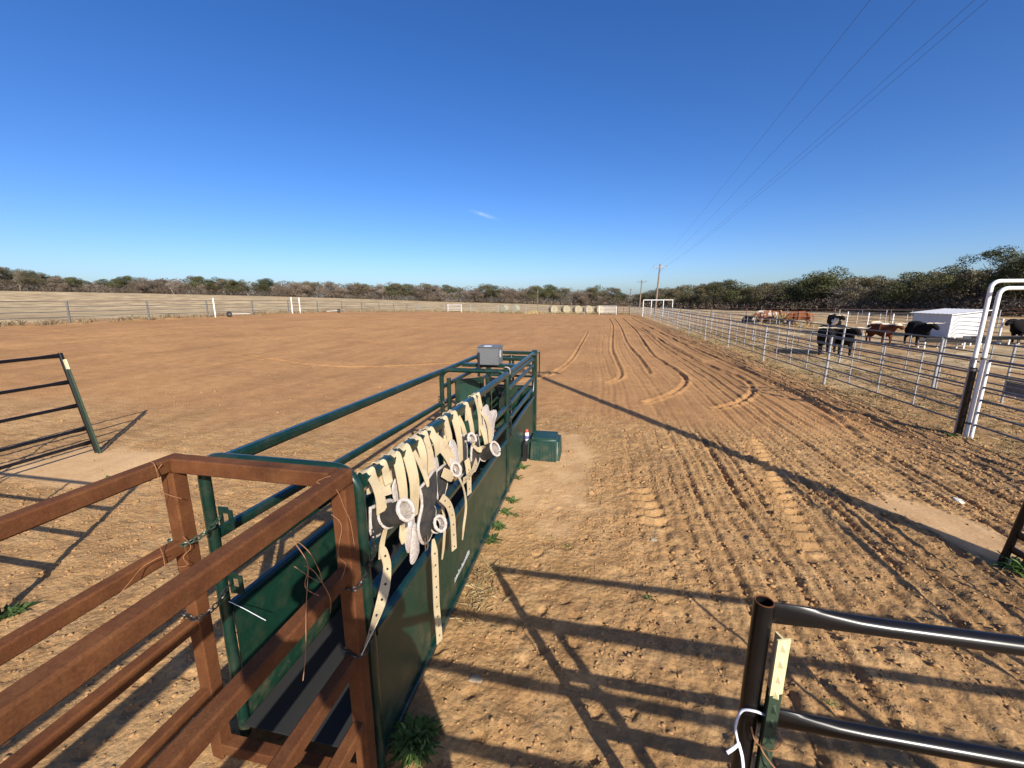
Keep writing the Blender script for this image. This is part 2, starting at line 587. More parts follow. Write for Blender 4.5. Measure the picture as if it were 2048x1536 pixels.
RIDGES = [
    [(1.75, 60), (1.71, 43.4), (0.95, 24), (0.92, 19), (0.97, 15.6), (0.85, 14), (0.45, 13.1)],
    [(3.6, 60), (3.34, 36.7), (2.75, 22), (2.85, 18), (3.0, 16.3), (2.95, 14.0), (2.22, 12.0), (1.33, 10.7)],
    [(4.2, 40), (4.14, 28), (4.31, 18.9), (4.87, 14.9), (4.6, 13.0), (4.4, 12.4), (3.7, 11.2), (2.9, 10.4)],
    [(-0.6, 34), (-0.83, 24), (-1.02, 17.8), (-1.57, 14.1), (-2.6, 12.5)],
    [(4.9, 60), (4.96, 44), (5.09, 28), (5.38, 20), (5.6, 14), (5.4, 10.5), (5.0, 8.5)],
    [(2.5, 60), (2.3, 40), (1.9, 26), (2.0, 18.5), (1.95, 15)],
    [(-14, 22), (-10, 20.5), (-7, 20.6), (-4.2, 22)],
    [(-16, 15.5), (-11, 14.2), (-8, 14.6), (-5.2, 16.5), (-4, 20)],
]

def seg_field(x, y, poly, sig):
    """distance based bump for a polyline"""
    out = np.zeros_like(x)
    pts = [(p.x, p.y) for p in spline([(a, b, 0) for a, b in poly], 4)]
    xs = [p[0] for p in pts]
    ys = [p[1] for p in pts]
    m = (x > min(xs) - 0.6) & (x < max(xs) + 0.6) & (y > min(ys) - 0.6) & (y < max(ys) + 0.6)
    if not m.any():
        return out
    px, py = x[m], y[m]
    best = np.full(px.shape, 9.0)
    side = np.zeros(px.shape)
    for (ax, ay), (bx, by) in zip(pts[:-1], pts[1:]):
        dx, dy = bx - ax, by - ay
        t = np.clip(((px - ax) * dx + (py - ay) * dy) / (dx * dx + dy * dy + 1e-9), 0, 1)
        ex, ey = px - ax - t * dx, py - ay - t * dy
        d = np.hypot(ex, ey)
        better = d < best
        best = np.where(better, d, best)
        side = np.where(better, np.sign(dx * ey - dy * ex), side)
    out[m] = -np.exp(-(best / sig) ** 2) + (0.3 + 0.4 * (side > 0)) * np.exp(-((best - 2.1 * sig) / (0.9 * sig)) ** 2)
    return out

def tread(x, y, a, b, hw):
    ax, ay = a
    bx, by = b
    L = math.hypot(bx - ax, by - ay)
    ux, uy = (bx - ax) / L, (by - ay) / L
    s = (x - ax) * ux + (y - ay) * uy
    d = (x - ax) * uy - (y - ay) * ux
    m = ss((hw - np.abs(d)) / 0.05) * ss(s / 0.3) * ss((L - s) / 0.3)
    bars = ss((np.sin(2 * math.pi * (s / 0.20 + np.abs(d) * 2.2)) + 0.1) * 1.6)
    return m, (bars - 0.6) * 0.060

def grooves(x, y, pitch, width, seed):
    """broken parallel furrows along the arena"""
    ph = (x + 0.06 * fbm(x, y, 1.5, 2, seed) + 0.10 * np.sin(y * 0.35 + 0.6 * np.sin(x))) / pitch
    i = np.floor(ph)
    d = (ph - i - 0.5) * pitch
    w = 0.35 + 0.65 * (0.5 + 0.5 * _hash(i, i * 0 + 3, seed + 1))
    brk = ss(0.85 + 1.1 * fbm(x * 1.3, y * 0.55, 0.30, 3, seed + 2))
    return w * (0.55 * np.exp(-((np.abs(d) - 2.0 * width) / width) ** 2) - np.exp(-(d / width) ** 2) * brk)

def pits(x, y, cell, r, seed, prob):
    """hoof dents with a raised rim"""
    out = np.zeros_like(x)
    gx, gy = np.floor(x / cell), np.floor(y / cell)
    for ox in (-1, 0, 1):
        for oy in (-1, 0, 1):
            cx, cy = gx + ox, gy + oy
            on = (_hash(cx, cy, seed) * 0.5 + 0.5) < prob
            px = (cx + 0.5 + 0.42 * _hash(cx, cy, seed + 1)) * cell
            py = (cy + 0.5 + 0.42 * _hash(cx, cy, seed + 2)) * cell
            a = 3.14 * _hash(cx, cy, seed + 3)
            ex, ey = x - px, y - py
            u, v = (ex * np.cos(a) + ey * np.sin(a)) / r, (-ex * np.sin(a) + ey * np.cos(a)) / (0.75 * r)
            d = np.hypot(u, v)
            out += on * (0.45 * np.exp(-((d - 1.25) / 0.25) ** 2) - ss((1.15 - d) / 0.35))
    return out

def masks(x, y):
    arena = ss((x + 32.3) / 0.5) * ss((6.6 - x) / 0.5) * ss((72.5 - y) / 0.8)
    harrow = arena * ss((y - 7.4 - 1.3 * fbm(x, y, 1.6, 3, 71) + 0.3 * ss((-2 - x) / 3) * 4) / 2.4)
    boxr = ss((x - 0.05) / 0.45) * ss((6.7 - x) / 0.4) * ss((9.6 - y) / 2.2)
    nz = fbm(x, y, 0.5, 3, 5)
    hard = ss((x + 1.2) / 0.15) * ss((0.10 + 0.22 * nz - x) / 0.3) * ss((y - 3.9 - 0.5 * nz) / 1.1) * ss((8.0 + 0.16 * nz - y) / 0.25) * (0.88 + 0.4 * fbm(x, y, 0.4, 3, 17))
    hard = np.clip(hard, 0, 1)
    e1 = 1 - np.hypot((x + 7.6) / 1.75, (y - 4.7) / 0.85) + 0.3 * nz
    e2 = 0.85 - np.hypot((x - 4.1 + 0.2 * (y - 5.3)) / 0.55, (y - 5.3) / 0.9) + 0.55 * nz
    hard = np.maximum(hard, np.maximum(ss(e1 * 3), ss(e2 * 3)))
    return arena, harrow, boxr, hard

def height(x, y):
    z = terr(x, y)
    arena, harrow, boxr, hard = masks(x, y)
    soft = 1 - 0.93 * hard
    near = ss((22 - np.hypot(x, y)) / 10)
    # furrows in the right-hand box
    gr = grooves(x, y, 0.27, 0.036, 3)
    amp = 0.054 * (0.25 + 0.75 * ss((x - 0.5) / 1.2)) * (0.8 + 0.6 * fbm(x, y * 0.5, 0.9, 2, 9))
    z = z + boxr * soft * amp * gr
    clump = np.abs(fbm(x, y * 0.7, 0.13, 3, 21))
    patch = ss(0.45 + 1.1 * fbm(x, y, 1.1, 2, 25))
    z = z + boxr * soft * (0.026 * clump * (0.2 + 0.8 * patch) + 0.013 * fbm(x, y, 0.05, 2, 33))
    dent = pits(x, y, 0.26, 0.055, 201, 0.42)
    z = z + 0.020 * dent * soft * near * ss((7.5 - y) / 2) * (1 - 0.65 * boxr * ss((x - 0.6) / 0.8)) * (x < 6.9)
    # trampled ground everywhere near
    plain = (1 - harrow) * soft * near
    z = z + plain * (0.014 * fbm(x, y, 0.12, 3, 41) + 0.035 * np.maximum(0, fbm(x, y, 0.30, 2, 43)) ** 2 + 0.007 * fbm(x, y, 0.045, 1, 47))
    # harrowed arena
    z = z + harrow * (0.008 * fbm(x, y, 0.16, 3, 51) + 0.012 * fbm(x * 1.0, y * 0.22, 0.4, 2, 53) * ss((x + 2) / 3)
                      + 0.02 * fbm(x * 0.25, y * 1.3, 1.2, 2, 57) * ss((-1 - x) / 4))
    z = z + harrow * (0.011 + 0.032 * ss((x - 2.6 + 0.8 * fbm(x, y, 2.0, 2, 55)) / 1.5)) * ss((x + 1.2) / 1.5) * ss((60 - y) / 30) * grooves(x, y, 0.31, 0.045, 13)
    for rd in RIDGES:
        z = z + 0.060 * harrow * (0.75 + 0.6 * fbm(x, y, 0.22, 3, 61)) * seg_field(x, y, rd, 0.06)
    # churned strip along the right-hand fence and the pens behind it
    edge = ss((x - 5.2 - 0.02 * y) / 0.8) * ss((7.0 - x) / 0.3) * ss((46 - y) / 14)
    z = z + edge * (0.045 * fbm(x, y * 0.6, 0.34, 3, 63))
    pen = ss((x - 7.0) / 0.5) * ss((60 - y) / 20)
    z = z + pen * (0.035 * fbm(x, y, 0.6, 3, 67))
    for a, b, hw in (((2.98, 8.3), (2.20, 4.15), 0.19), ((0.66, 5.75), (0.82, 4.4), 0.17)):
        m, h = tread(x, y, a, b, hw)
        z = z * (1 - m * 0.85) + m * 0.85 * (terr(x, y) + 0.012) + m * h
    # low spoil beside the left fence
    lf = np.exp(-((x + 32.4) / 0.7) ** 2) * ss((74 - y) / 2)
    z = z + lf * (0.10 + 0.12 * fbm(x, y, 1.1, 2, 69))
    return z

def gz(x, y):
    return float(height(np.array([float(x)]), np.array([float(y)]))[0])

def grow(start, end, step, rate, maxstep=12.0):
    out, s, p = [], step, start
    sign = 1 if end > start else -1
    while sign * (end - p) > 0:
        out.append(p)
        p += sign * s
        s = min(s * (1 + rate), maxstep)
    out.append(end)
    return out

def build_ground():
    xs = [p for p in grow(-3.4, -420, 0.03, 0.018)][::-1] + list(np.arange(-3.37, 5.0, 0.027)) + grow(5.0, 330, 0.03, 0.018)
    ys = grow(1.0, -60, 0.06, 0.09)[::-1] + list(np.arange(1.027, 8.6, 0.027)) + grow(8.6, 460, 0.03, 0.0088)
    X, Y = np.meshgrid(np.array(xs), np.array(ys))
    nx, ny = len(xs), len(ys)
    x, y = X.ravel(), Y.ravel()
    z = height(x, y)
    me = bpy.data.meshes.new('ground')
    n = nx * ny
    me.vertices.add(n)
    me.vertices.foreach_set('co', np.stack([x, y, z], 1).astype(np.float32).ravel())
    i = np.arange((ny - 1) * (nx - 1))
    r, c = i // (nx - 1), i % (nx - 1)
    a = r * nx + c
    quads = np.stack([a, a + 1, a + nx + 1, a + nx], 1).astype(np.int32)
    nf = len(quads)
    me.loops.add(nf * 4)
    me.loops.foreach_set('vertex_index', quads.ravel())
    me.polygons.add(nf)
    me.polygons.foreach_set('loop_start', (np.arange(nf) * 4).astype(np.int32))
    me.polygons.foreach_set('use_smooth', np.ones(nf, dtype=bool))
    me.update(calc_edges=True)
    # soil kinds: R harrowed red soil, G pale hardpan, B dry grass, A moist churned soil
    arena, harrow, boxr, hard = masks(x, y)
    grass = np.zeros_like(x)
    rr = np.hypot(x, y)
    field = ss((-33.5 - x + 2.5 * fbm(x, y, 4, 2, 81)) / 2.0)
    red_band = ss((-33 - x) / 1) * ss((x + 39 + 2 * fbm(x, y, 5, 2, 83)) / 2)
    field = field * (1 - 0.8 * red_band)
    backf = ss((y - 75 - 6 * ss((x + 5) / 10) + 3 * fbm(x, y, 6, 2, 85)) / 6)
    rightp = ss((x - 6.8) / 0.8) * (0.28 + 0.75 * ss((fbm(x, y, 2.6, 4, 87) + 0.15) * 2.2)) * (0.45 + 0.55 * ss((y - 10) / 12))
    grass = np.clip(np.maximum(np.maximum(field, backf), rightp), 0, 1)
    edge = ss((x - 4.9 - 0.02 * y) / 0.9) * ss((7.3 - x) / 0.5) * ss((60 - y) / 25)
    churn = np.clip(edge * (0.35 + 0.9 * fbm(x, y, 0.8, 3, 91)), 0, 1)
    pen = ss((x - 7.0) / 0.5) * ss((50 - y) / 14)
    churn = np.maximum(churn, pen * np.clip(0.2 + 1.1 * fbm(x, y, 1.7, 4, 93), 0, 1) * 0.8)
    churn = np.maximum(churn, 0.45 * boxr * np.clip(fbm(x, y, 0.5, 3, 95) + 0.1, 0, 1))
    band = ss((fbm(x * 0.45, y * 0.10, 2.6, 3, 97) + 0.12) * 2.2) * np.maximum(field, backf)
    churn = np.maximum(churn, 0.20 * band)
    colr = np.stack([np.maximum(harrow, red_band * 0.9), hard, grass, churn], 1).astype(np.float32)
    at = me.color_attributes.new('soil', 'FLOAT_COLOR', 'POINT')
    at.data.foreach_set('color', colr.ravel())
    o = link('ground', me, ground_mat())
    tag(o, kind='structure')
    return o

def ground_mat():
    m, nt, b = new_mat('ranch_soil')
    L = nt.links
    N = nt.nodes
    b.inputs['Roughness'].default_value = 0.95
    b.inputs['Specular IOR Level'].default_value = 0.15
    geo = N.new('ShaderNodeNewGeometry')
    at = N.new('ShaderNodeAttribute')
    at.attribute_name = 'soil'
    sep = N.new('ShaderNodeSeparateColor')
    L.new(at.outputs['Color'], sep.inputs[0])

    def noise(scale, detail=6, rough=0.6):
        n = N.new('ShaderNodeTexNoise')
        n.inputs['Scale'].default_value = scale
        n.inputs['Detail'].default_value = detail
        n.inputs['Roughness'].default_value = rough
        L.new(geo.outputs['Position'], n.inputs['Vector'])
        return n.outputs['Fac']

    def ramp(fac, stops):
        r = N.new('ShaderNodeValToRGB')
        r.color_ramp.elements[0].position = stops[0][0]
        r.color_ramp.elements[0].color = (*stops[0][1], 1)
        r.color_ramp.elements[1].position = stops[-1][0]
        r.color_ramp.elements[1].color = (*stops[-1][1], 1)
        for p, c in stops[1:-1]:
            e = r.color_ramp.elements.new(p)
            e.color = (*c, 1)
        L.new(fac, r.inputs['Fac'])
        return r.outputs['Color']

    def mix(fac, a, c, mode='MIX'):
        n = N.new('ShaderNodeMix')
        n.data_type = 'RGBA'
        n.blend_type = mode
        if isinstance(fac, float):
            n.inputs['Factor'].default_value = fac
        else:
            L.new(fac, n.inputs['Factor'])
        L.new(a, n.inputs['A'])
        L.new(c, n.inputs['B'])
        return n.outputs['Result']

    def add_noise(base, fac_noise, amt):
        """masks broken up by noise"""
        a = N.new('ShaderNodeMath')
        a.operation = 'MULTIPLY_ADD'
        L.new(fac_noise, a.inputs[0])
        a.inputs[1].default_value = amt
        a.inputs[2].default_value = -amt / 2
        s = N.new('ShaderNodeMath')
        s.operation = 'ADD'
        s.use_clamp = True
        L.new(base, s.inputs[0])
        L.new(a.outputs[0], s.inputs[1])
        return s.outputs[0]

    n_big, n_mid, n_fine = noise(0.35, 5), noise(3.2, 8, 0.65), noise(26, 8, 0.7)
    tan = ramp(n_mid, [(0.28, (0.268, 0.151, 0.064)), (0.50, (0.372, 0.220, 0.097)), (0.74, (0.472, 0.302, 0.146))])
    red = ramp(n_mid, [(0.28, (0.315, 0.163, 0.067)), (0.55, (0.395, 0.214, 0.090)), (0.78, (0.46, 0.265, 0.118))])
    pale = ramp(n_mid, [(0.3, (0.45, 0.275, 0.135)), (0.7, (0.56, 0.37, 0.195))])
    gr1 = ramp(n_mid, [(0.30, (0.37, 0.275, 0.150)), (0.55, (0.52, 0.405, 0.235)), (0.75, (0.63, 0.51, 0.31))])
    gr2 = ramp(n_big, [(0.35, (0.62, 0.58, 0.58)), (0.6, (1, 1, 1))])
    grass = mix(1.0, gr1, gr2, 'MULTIPLY')
    dark = ramp(n_mid, [(0.3, (0.135, 0.078, 0.040)), (0.7, (0.23, 0.140, 0.072))])
    c = mix(sep.outputs[0], tan, red)
    c = mix(add_noise(sep.outputs[1], n_fine, 0.25), c, pale)
    gm = N.new('ShaderNodeMath')
    gm.operation = 'MULTIPLY'
    L.new(add_noise(sep.outputs[2], n_mid, 0.5), gm.inputs[0])
    L.new(sep.outputs[2], gm.inputs[1])
    sq = N.new('ShaderNodeMath')
    sq.operation = 'POWER'
    sq.use_clamp = True
    L.new(gm.outputs[0], sq.inputs[0])
    sq.inputs[1].default_value = 0.6
    c = mix(sq.outputs[0], c, grass)
    cm = N.new('ShaderNodeMath')
    cm.operation = 'MULTIPLY'
    cm.use_clamp = True
    L.new(at.outputs['Alpha'], cm.inputs[0])
    cm.inputs[1].default_value = 0.85
    c = mix(cm.outputs[0], c, dark)
    sp = ramp(n_fine, [(0.25, (0.72, 0.72, 0.72)), (0.5, (1, 1, 1)), (0.75, (1.18, 1.16, 1.10))])
    c = mix(0.8, c, sp, 'MULTIPLY')
    # drag streaks of drier and damper soil
    mp = N.new('ShaderNodeMapping')
    mp.inputs['Scale'].default_value = (1.0, 0.16, 1.0)
    mp.inputs['Rotation'].default_value = (0, 0, 0.06)
    L.new(geo.outputs['Position'], mp.inputs['Vector'])
    st = N.new('ShaderNodeTexNoise')
    st.inputs['Scale'].default_value = 1.3
    st.inputs['Detail'].default_value = 7
    L.new(mp.outputs[0], st.inputs['Vector'])
    c = mix(1.0, c, ramp(st.outputs['Fac'], [(0.32, (0.87, 0.86, 0.85)), (0.5, (1, 1, 1)), (0.7, (1.08, 1.08, 1.06))]), 'MULTIPLY')
    big = ramp(n_big, [(0.35, (0.86, 0.85, 0.84)), (0.65, (1.06, 1.06, 1.05))])
    c = mix(1.0, c, big, 'MULTIPLY')
    L.new(c, b.inputs['Base Color'])
    # fine relief
    vor = N.new('ShaderNodeTexVoronoi')
    vor.inputs['Scale'].default_value = 24
    L.new(geo.outputs['Position'], vor.inputs['Vector'])
    h1 = N.new('ShaderNodeMath')
    h1.operation = 'MULTIPLY_ADD'
    L.new(vor.outputs['Distance'], h1.inputs[0])
    h1.inputs[1].default_value = -0.5
    L.new(n_fine, h1.inputs[2])
    inv = N.new('ShaderNodeMapRange')
    L.new(sep.outputs[1], inv.inputs['Value'])
    inv.inputs['To Min'].default_value = 0.65
    inv.inputs['To Max'].default_value = 0.15
    bp = N.new('ShaderNodeBump')
    bp.inputs['Distance'].default_value = 0.035
    L.new(inv.outputs[0], bp.inputs['Strength'])
    L.new(h1.outputs[0], bp.inputs['Height'])
    L.new(bp.outputs['Normal'], b.inputs['Normal'])
    return m

ground = build_ground()

# ---------------------------------------------------------------- rust-brown alley
def lerp(a, b, t):
    return a + (b - a) * t

def build_rust_alley():
    T = Thing('alley_frame', (-1.57, 1.55, 0), 'rust-brown square-tube alley leading into the green roping chute', 'cattle alley')
    W = 0.076
    XL, XR, Y0, Y1 = -2.045, -1.105, 1.55, -3.6
    for x in (XL, XR):
        for y in (Y0, -1.2, Y1):
            T.part('post', MB().square((x, y, -0.1), (x, y, 1.7615), W, W, 0.006), M_RUST)
        hs = (1.80, 1.36, 0.90, 0.45) if x == XL else (1.80, 1.335, 0.86, 0.45)
        for k, z in enumerate(hs):
            y_end = Y0 + W / 2 if k == 0 else Y0 - W / 2 - 0.001
            T.part('rail', MB().square((x, Y1 - 0.03, z), (x, y_end, z), W - 0.010, W - 0.006, 0.008), M_RUST)
    T.part('top_crossbar', MB().square((XL + W / 2, Y0, 1.80), (XR - W / 2, Y0, 1.80), W - 0.002, W - 0.002, 0.006), M_RUST)
    T.part('bottom_crossbar', MB().square((XL + W / 2, Y0, 0.06), (XR - W / 2, Y0, 0.06), W - 0.004, W - 0.004, 0.006), M_RUST)
    for x in (XL, XR):
        T.part('weld_bead', MB().tube(spline([(x - 0.03, Y0 - 0.037, 1.764), (x, Y0 - 0.039, 1.763), (x + 0.03, Y0 - 0.037, 1.764)], 3), 0.004, 6), M_RUST, True)
    return T

rust = build_rust_alley()

def wire(pts, label, r=0.0016):
    o = link('wire_strand', MB().tube(spline(pts, 6), r, 5).mesh('wire_strand', pts[0], True), M_WIRE)
    o.location = pts[0]
    tag(o, label, 'wire', 'loose wire on the rusted alley')

wire([(-1.12, 1.50, 1.835), (-1.13, 1.42, 1.84), (-1.075, 1.46, 1.80), (-1.066, 1.50, 1.68), (-1.064, 1.53, 1.60), (-1.068, 1.55, 1.46)], 'rusty wire bent down the near rusted corner post')
wire([(-1.20, 1.32, 1.50), (-1.06, 1.30, 1.46), (-1.08, 1.28, 1.60), (-1.10, 1.22, 1.70), (-1.03, 1.20, 1.62), (-1.07, 1.22, 1.50), (-1.03, 1.24, 1.45)], 'curly rusty wire tangled under the near top rusted rail')
wire([(-1.10, 1.26, 1.56), (-1.07, 1.28, 1.52), (-1.03, 1.30, 1.40), (-1.05, 1.32, 1.30)], 'short rusty wire dangling below the tangle on the near rusted rail')
wire([(-1.07, 1.25, 1.57), (-1.06, 1.20, 1.42), (-1.05, 1.16, 1.26), (-1.05, 1.13, 1.16)], 'long straight rusty wire hanging across the near rusted rails', 0.0018)
wire([(-1.12, 1.48, 1.66), (-1.06, 1.46, 1.62), (-1.07, 1.43, 1.50), (-1.05, 1.45, 1.44), (-1.06, 1.42, 1.38)], 'thin rusty wire beside the near rusted corner post')
wire([(-2.05, 1.46, 1.84), (-2.0, 1.44, 1.83), (-2.0, 1.44, 1.70), (-2.04, 1.40, 1.56), (-2.0, 1.40, 1.40), (-1.99, 1.39, 1.30)], 'rusty wire hanging from the far top rusted rail')
wire([(-2.0, 1.47, 1.83), (-2.03, 1.42, 1.74), (-1.99, 1.46, 1.68), (-1.96, 1.5, 1.64)], 'short kinked rusty wire at the far top rusted rail')
wire([(-1.99, 1.50, 1.43), (-1.98, 1.52, 1.36), (-2.0, 1.49, 1.32), (-1.96, 1.47, 1.29), (-2.02, 1.42, 1.31)], 'coiled wire end below the chain on the far rusted post')
wire([(-1.95, 1.36, 1.42), (-1.985, 1.30, 1.40), (-1.96, 1.22, 1.38), (-1.97, 1.15, 1.33)], 'kinked wire lying on the second far rusted rail')

# ---------------------------------------------------------------- green roping chute
CY0, CY1, CY2 = 1.665, 5.12, 7.62
CXL, CXR = -2.0, -1.10
def rail_z(y):
    return float(np.interp(y, [1.6, 5.12, 7.7], [1.735, 1.66, 1.63]))

def bow(y, z, r, base=-0.05):
    c = 0.12
    pts = [(CXL, y, base), (CXL, y, z - c)]
    for k in range(1, 6):
        a = math.pi / 2 * k / 6
        pts.append((CXL + c - c * math.cos(a), y, z - c + c * math.sin(a)))
    pts += [(CXL + c, y, z), (CXR - c, y, z)]
    for k in range(1, 6):
        a = math.pi / 2 * k / 6
        pts.append((CXR - c + c * math.sin(a), y, z - c + c * math.cos(a)))
    pts += [(CXR, y, z - c), (CXR, y, base)]
    return MB().tube(pts, r, 12)

def build_chute():
    T = Thing('roping_chute', (-1.55, 4.6, 0), 'dark green steel roping chute with open rails and sheeted lower sides', 'roping chute')
    T.part('end_bow', bow(CY0, 1.792, 0.030), M_GREEN, True)
    T.part('middle_bow', bow(CY1, 1.675, 0.031), M_GREEN, True)
    near = (None, 1.335, 1.09, 0.86)
    far = (None, 1.215, 0.99, 0.755)
    for x in (CXL, CXR):
        for k in range(4):
            z0 = rail_z(CY0) - 0.012 if k == 0 else near[k]
            z1 = rail_z(CY1) - 0.012 if k == 0 else far[k]
            w = 0.068 if k == 0 else 0.058
            T.part('rail', MB().square((x, CY0 + 0.031, z0), (x, CY1 - 0.032, z1), w, w * 1.05, w * 0.27), M_GREEN)
        s = 1 if x == CXR else -1
        sh = MB()
        xi = x - s * 0.004
        sh.add([(xi, CY0 + 0.04, 0.05), (xi, CY1 - 0.06, 0.05), (xi, CY1 - 0.06, far[3] - 0.02), (xi, CY0 + 0.04, near[3] - 0.02),
                (xi - s * 0.006, CY0 + 0.04, 0.05), (xi - s * 0.006, CY1 - 0.06, 0.05), (xi - s * 0.006, CY1 - 0.06, far[3] - 0.02), (xi - s * 0.006, CY0 + 0.04, near[3] - 0.02)],
               [(0, 1, 2, 3), (7, 6, 5, 4), (0, 4, 5, 1), (3, 2, 6, 7), (1, 5, 6, 2), (0, 3, 7, 4)])
        T.part('side_sheet', sh, M_GREEN2)
        T.part('bottom_rail', MB().square((x, CY0 + 0.031, 0.045), (x, CY1 - 0.032, 0.045), 0.05, 0.05), M_GREEN)
        for yy in (2.85, 4.0):
            T.part('stay', MB().square((x - s * 0.036, yy, 0.04), (x - s * 0.036, yy, float(np.interp(yy, [1.66, 5.12], [0.86, 0.755])) + 0.02), 0.04, 0.02), M_GREEN)
        # the chute box itself
        lv = (1.395, 1.165, 0.955, 0.775)
        T.part('rail', MB().square((x, CY1 + 0.033, rail_z(CY1) - 0.015), (x, CY2 - 0.05, 1.615), 0.058, 0.06, 0.014), M_GREEN)
        for z in lv:
            T.part('rail', MB().square((x, CY1 + 0.033, z + 0.04), (x, CY2 - 0.05, z), 0.05, 0.055, 0.013), M_GREEN)
        T.part('side_sheet', MB().box((x - s * 0.006, (CY1 + CY2) / 2, 0.40), (0.006, CY2 - CY1 - 0.12, 0.76)), M_GREEN2)
        T.part('front_post', MB().square((x, CY2, -0.1), (x, CY2, 1.66), 0.09, 0.10, 0.012), M_GREEN)
        T.part('bottom_rail', MB().square((x, CY1 + 0.033, 0.04), (x, CY2 - 0.05, 0.04), 0.05, 0.05), M_GREEN)
    T.part('shade_black_floor', MB().box(((CXL + CXR) / 2, (CY0 + CY1) / 2 - 0.03, 0.10), (CXR - CXL - 0.06, CY1 - CY0 - 0.0, 0.008)), M_TYRE)  # floor coloured black to stand in for deep shade inside the chute
    # bar ribs on the inner rails, the greased slide tube on the right
    T.part('slide_tube', MB().tube([(CXR + 0.004, CY1 + 0.10, 1.59), (CXR + 0.004, CY2 - 0.38, 1.545)], 0.038, 12), M_GREEN, True)
    T.part('front_crossbar', MB().square((CXL + 0.046, CY2, 1.60), (CXR - 0.046, CY2, 1.60), 0.06, 0.06), M_GREEN)
    T.part('crossbar', MB().square((CXL + 0.03, 5.95, 1.618), (CXR - 0.03, 5.95, 1.618), 0.12, 0.05), M_GREEN)
    T.part('crossbar', MB().square((CXL + 0.03, 6.7, 1.61), (CXR - 0.03, 6.7, 1.61), 0.05, 0.05), M_GREEN)
    T.part('gusset', MB().add([(CXR - 0.20, CY1 + 0.034, 1.70), (CXR + 0.02, CY1 + 0.034, 1.70), (CXR + 0.02, CY1 + 0.034, 1.55), (CXR - 0.20, CY1 + 0.040, 1.70), (CXR + 0.02, CY1 + 0.040, 1.70), (CXR + 0.02, CY1 + 0.040, 1.55)],
                              [(0, 1, 2), (5, 4, 3), (0, 3, 4, 1), (1, 4, 5, 2), (2, 5, 3, 0)]), M_GREEN)
    # tail gate: hinge posts and two sheeted leaves standing open
    T.part('hinge_post', MB().square((CXL + 0.075, CY1 + 0.07, 0.0), (CXL + 0.075, CY1 + 0.07, 1.55), 0.05, 0.05), M_GREEN)
    leaf = T.part('tail_gate', MB().box((CXL + 0.30, CY1 + 0.30, 0.82), (0.38, 0.012, 1.34), R(38)), M_GREEN2)
    for dz in (1.49, 0.95, 0.30):
        T.part('gate_rail', MB().box((CXL + 0.30 + 0.008, CY1 + 0.30 - 0.012, dz), (0.39, 0.03, 0.05), R(38)), M_GREEN, parent=leaf)
    for q in (-1, 1):
        T.part('gate_stile', MB().box((CXL + 0.30 + q * 0.185 * math.cos(R(38)), CY1 + 0.30 + q * 0.185 * math.sin(R(38)) - 0.006, 0.82), (0.05, 0.04, 1.40), R(38)), M_GREEN, parent=leaf)
    T.part('guide_post', MB().square((CXL + 0.52, CY1 + 0.45, 0.0), (CXL + 0.52, CY1 + 0.45, 1.50), 0.055, 0.055), M_GREEN)
    T.part('guide_post', MB().square((CXL + 0.62, 6.35, 0.5), (CXL + 0.62, 6.35, 1.585), 0.06, 0.02), M_GREEN)
    T.part('linkage_arm', MB().square((CXL + 0.50, CY1 + 0.55, 1.47), (CXL + 0.78, 6.3, 1.30), 0.03, 0.05), M_BLACKPL)
    T.part('linkage_arm', MB().square((CXL + 0.56, 5.7, 1.45), (CXL + 0.70, 6.0, 0.95), 0.03, 0.05), M_BLACKPL)
    T.part('lever', MB().tube([(CXL + 0.40, CY1 + 0.42, 1.52), (CXL + 0.40, CY1 + 0.42, 1.86)], 0.019, 10), M_BLACKPL, True)
    # front gates, sheeted below and barred above
    for s, x0 in ((1, CXL + 0.05), (-1, CXR - 0.05)):
        g = T.part('front_gate', MB().box((x0 + s * 0.19, CY2 + 0.015, 0.5), (0.37, 0.012, 0.85)), M_GREEN2)
        for z in (0.95, 1.15, 1.36, 1.52):
            T.part('gate_bar', MB().square((x0 + 0.005 * s, CY2 + 0.015, z), (x0 + s * 0.385, CY2 + 0.015, z), 0.03, 0.04), M_GREEN, parent=g)
        T.part('gate_stile', MB().square((x0 + s * 0.37, CY2 + 0.015, 0.05), (x0 + s * 0.37, CY2 + 0.015, 1.55), 0.04, 0.045), M_GREEN, parent=g)
    # inner sorting flaps and the floor-level cross pan
    T.part('inner_flap', MB().box((-1.36, 6.45, 0.95), (0.012, 0.9, 0.34), R(-9)), M_GREEN2)
    T.part('inner_flap', MB().box((-1.30, 5.7, 1.12), (0.012, 0.55, 0.22), R(6)), M_GREEN2)
    # hoses, lugs with slots, hinge eyes
    T.part('air_hose', MB().tube(spline([(CXR + 0.03, 6.55, 1.52), (CXR + 0.055, 7.0, 1.56), (CXR + 0.06, 7.2, 1.45), (CXR + 0.05, 7.22, 1.2), (CXR + 0.045, 7.15, 0.98), (CXR + 0.035, 7.1, 0.93)], 6), 0.011, 8), M_GREEN, True)
    T.part('pull_bar', MB().tube([(CXR + 0.0, 7.0, 1.648), (CXR + 0.10, 7.02, 1.648), (CXR + 0.10, 7.55, 1.64), (CXR + 0.10, 7.55, 1.2)], 0.012, 8), M_GREEN, True)
    for z in (1.43, 1.03):
        lug = MB()
        cx, cy = CXL + 0.036, CY0 + 0.02
        for k, (a, b, c, d) in enumerate([(0.0, 0.02, -0.06, 0.07), (0.06, 0.085, -0.06, 0.055), (0.02, 0.06, -0.06, -0.02), (0.02, 0.06, 0.035, 0.07)]):
            lug.box((cx + (a + b) / 2, cy, z + (c + d) / 2), (b - a, 0.009, d - c))
        T.part('chain_lug', lug, M_GREEN)
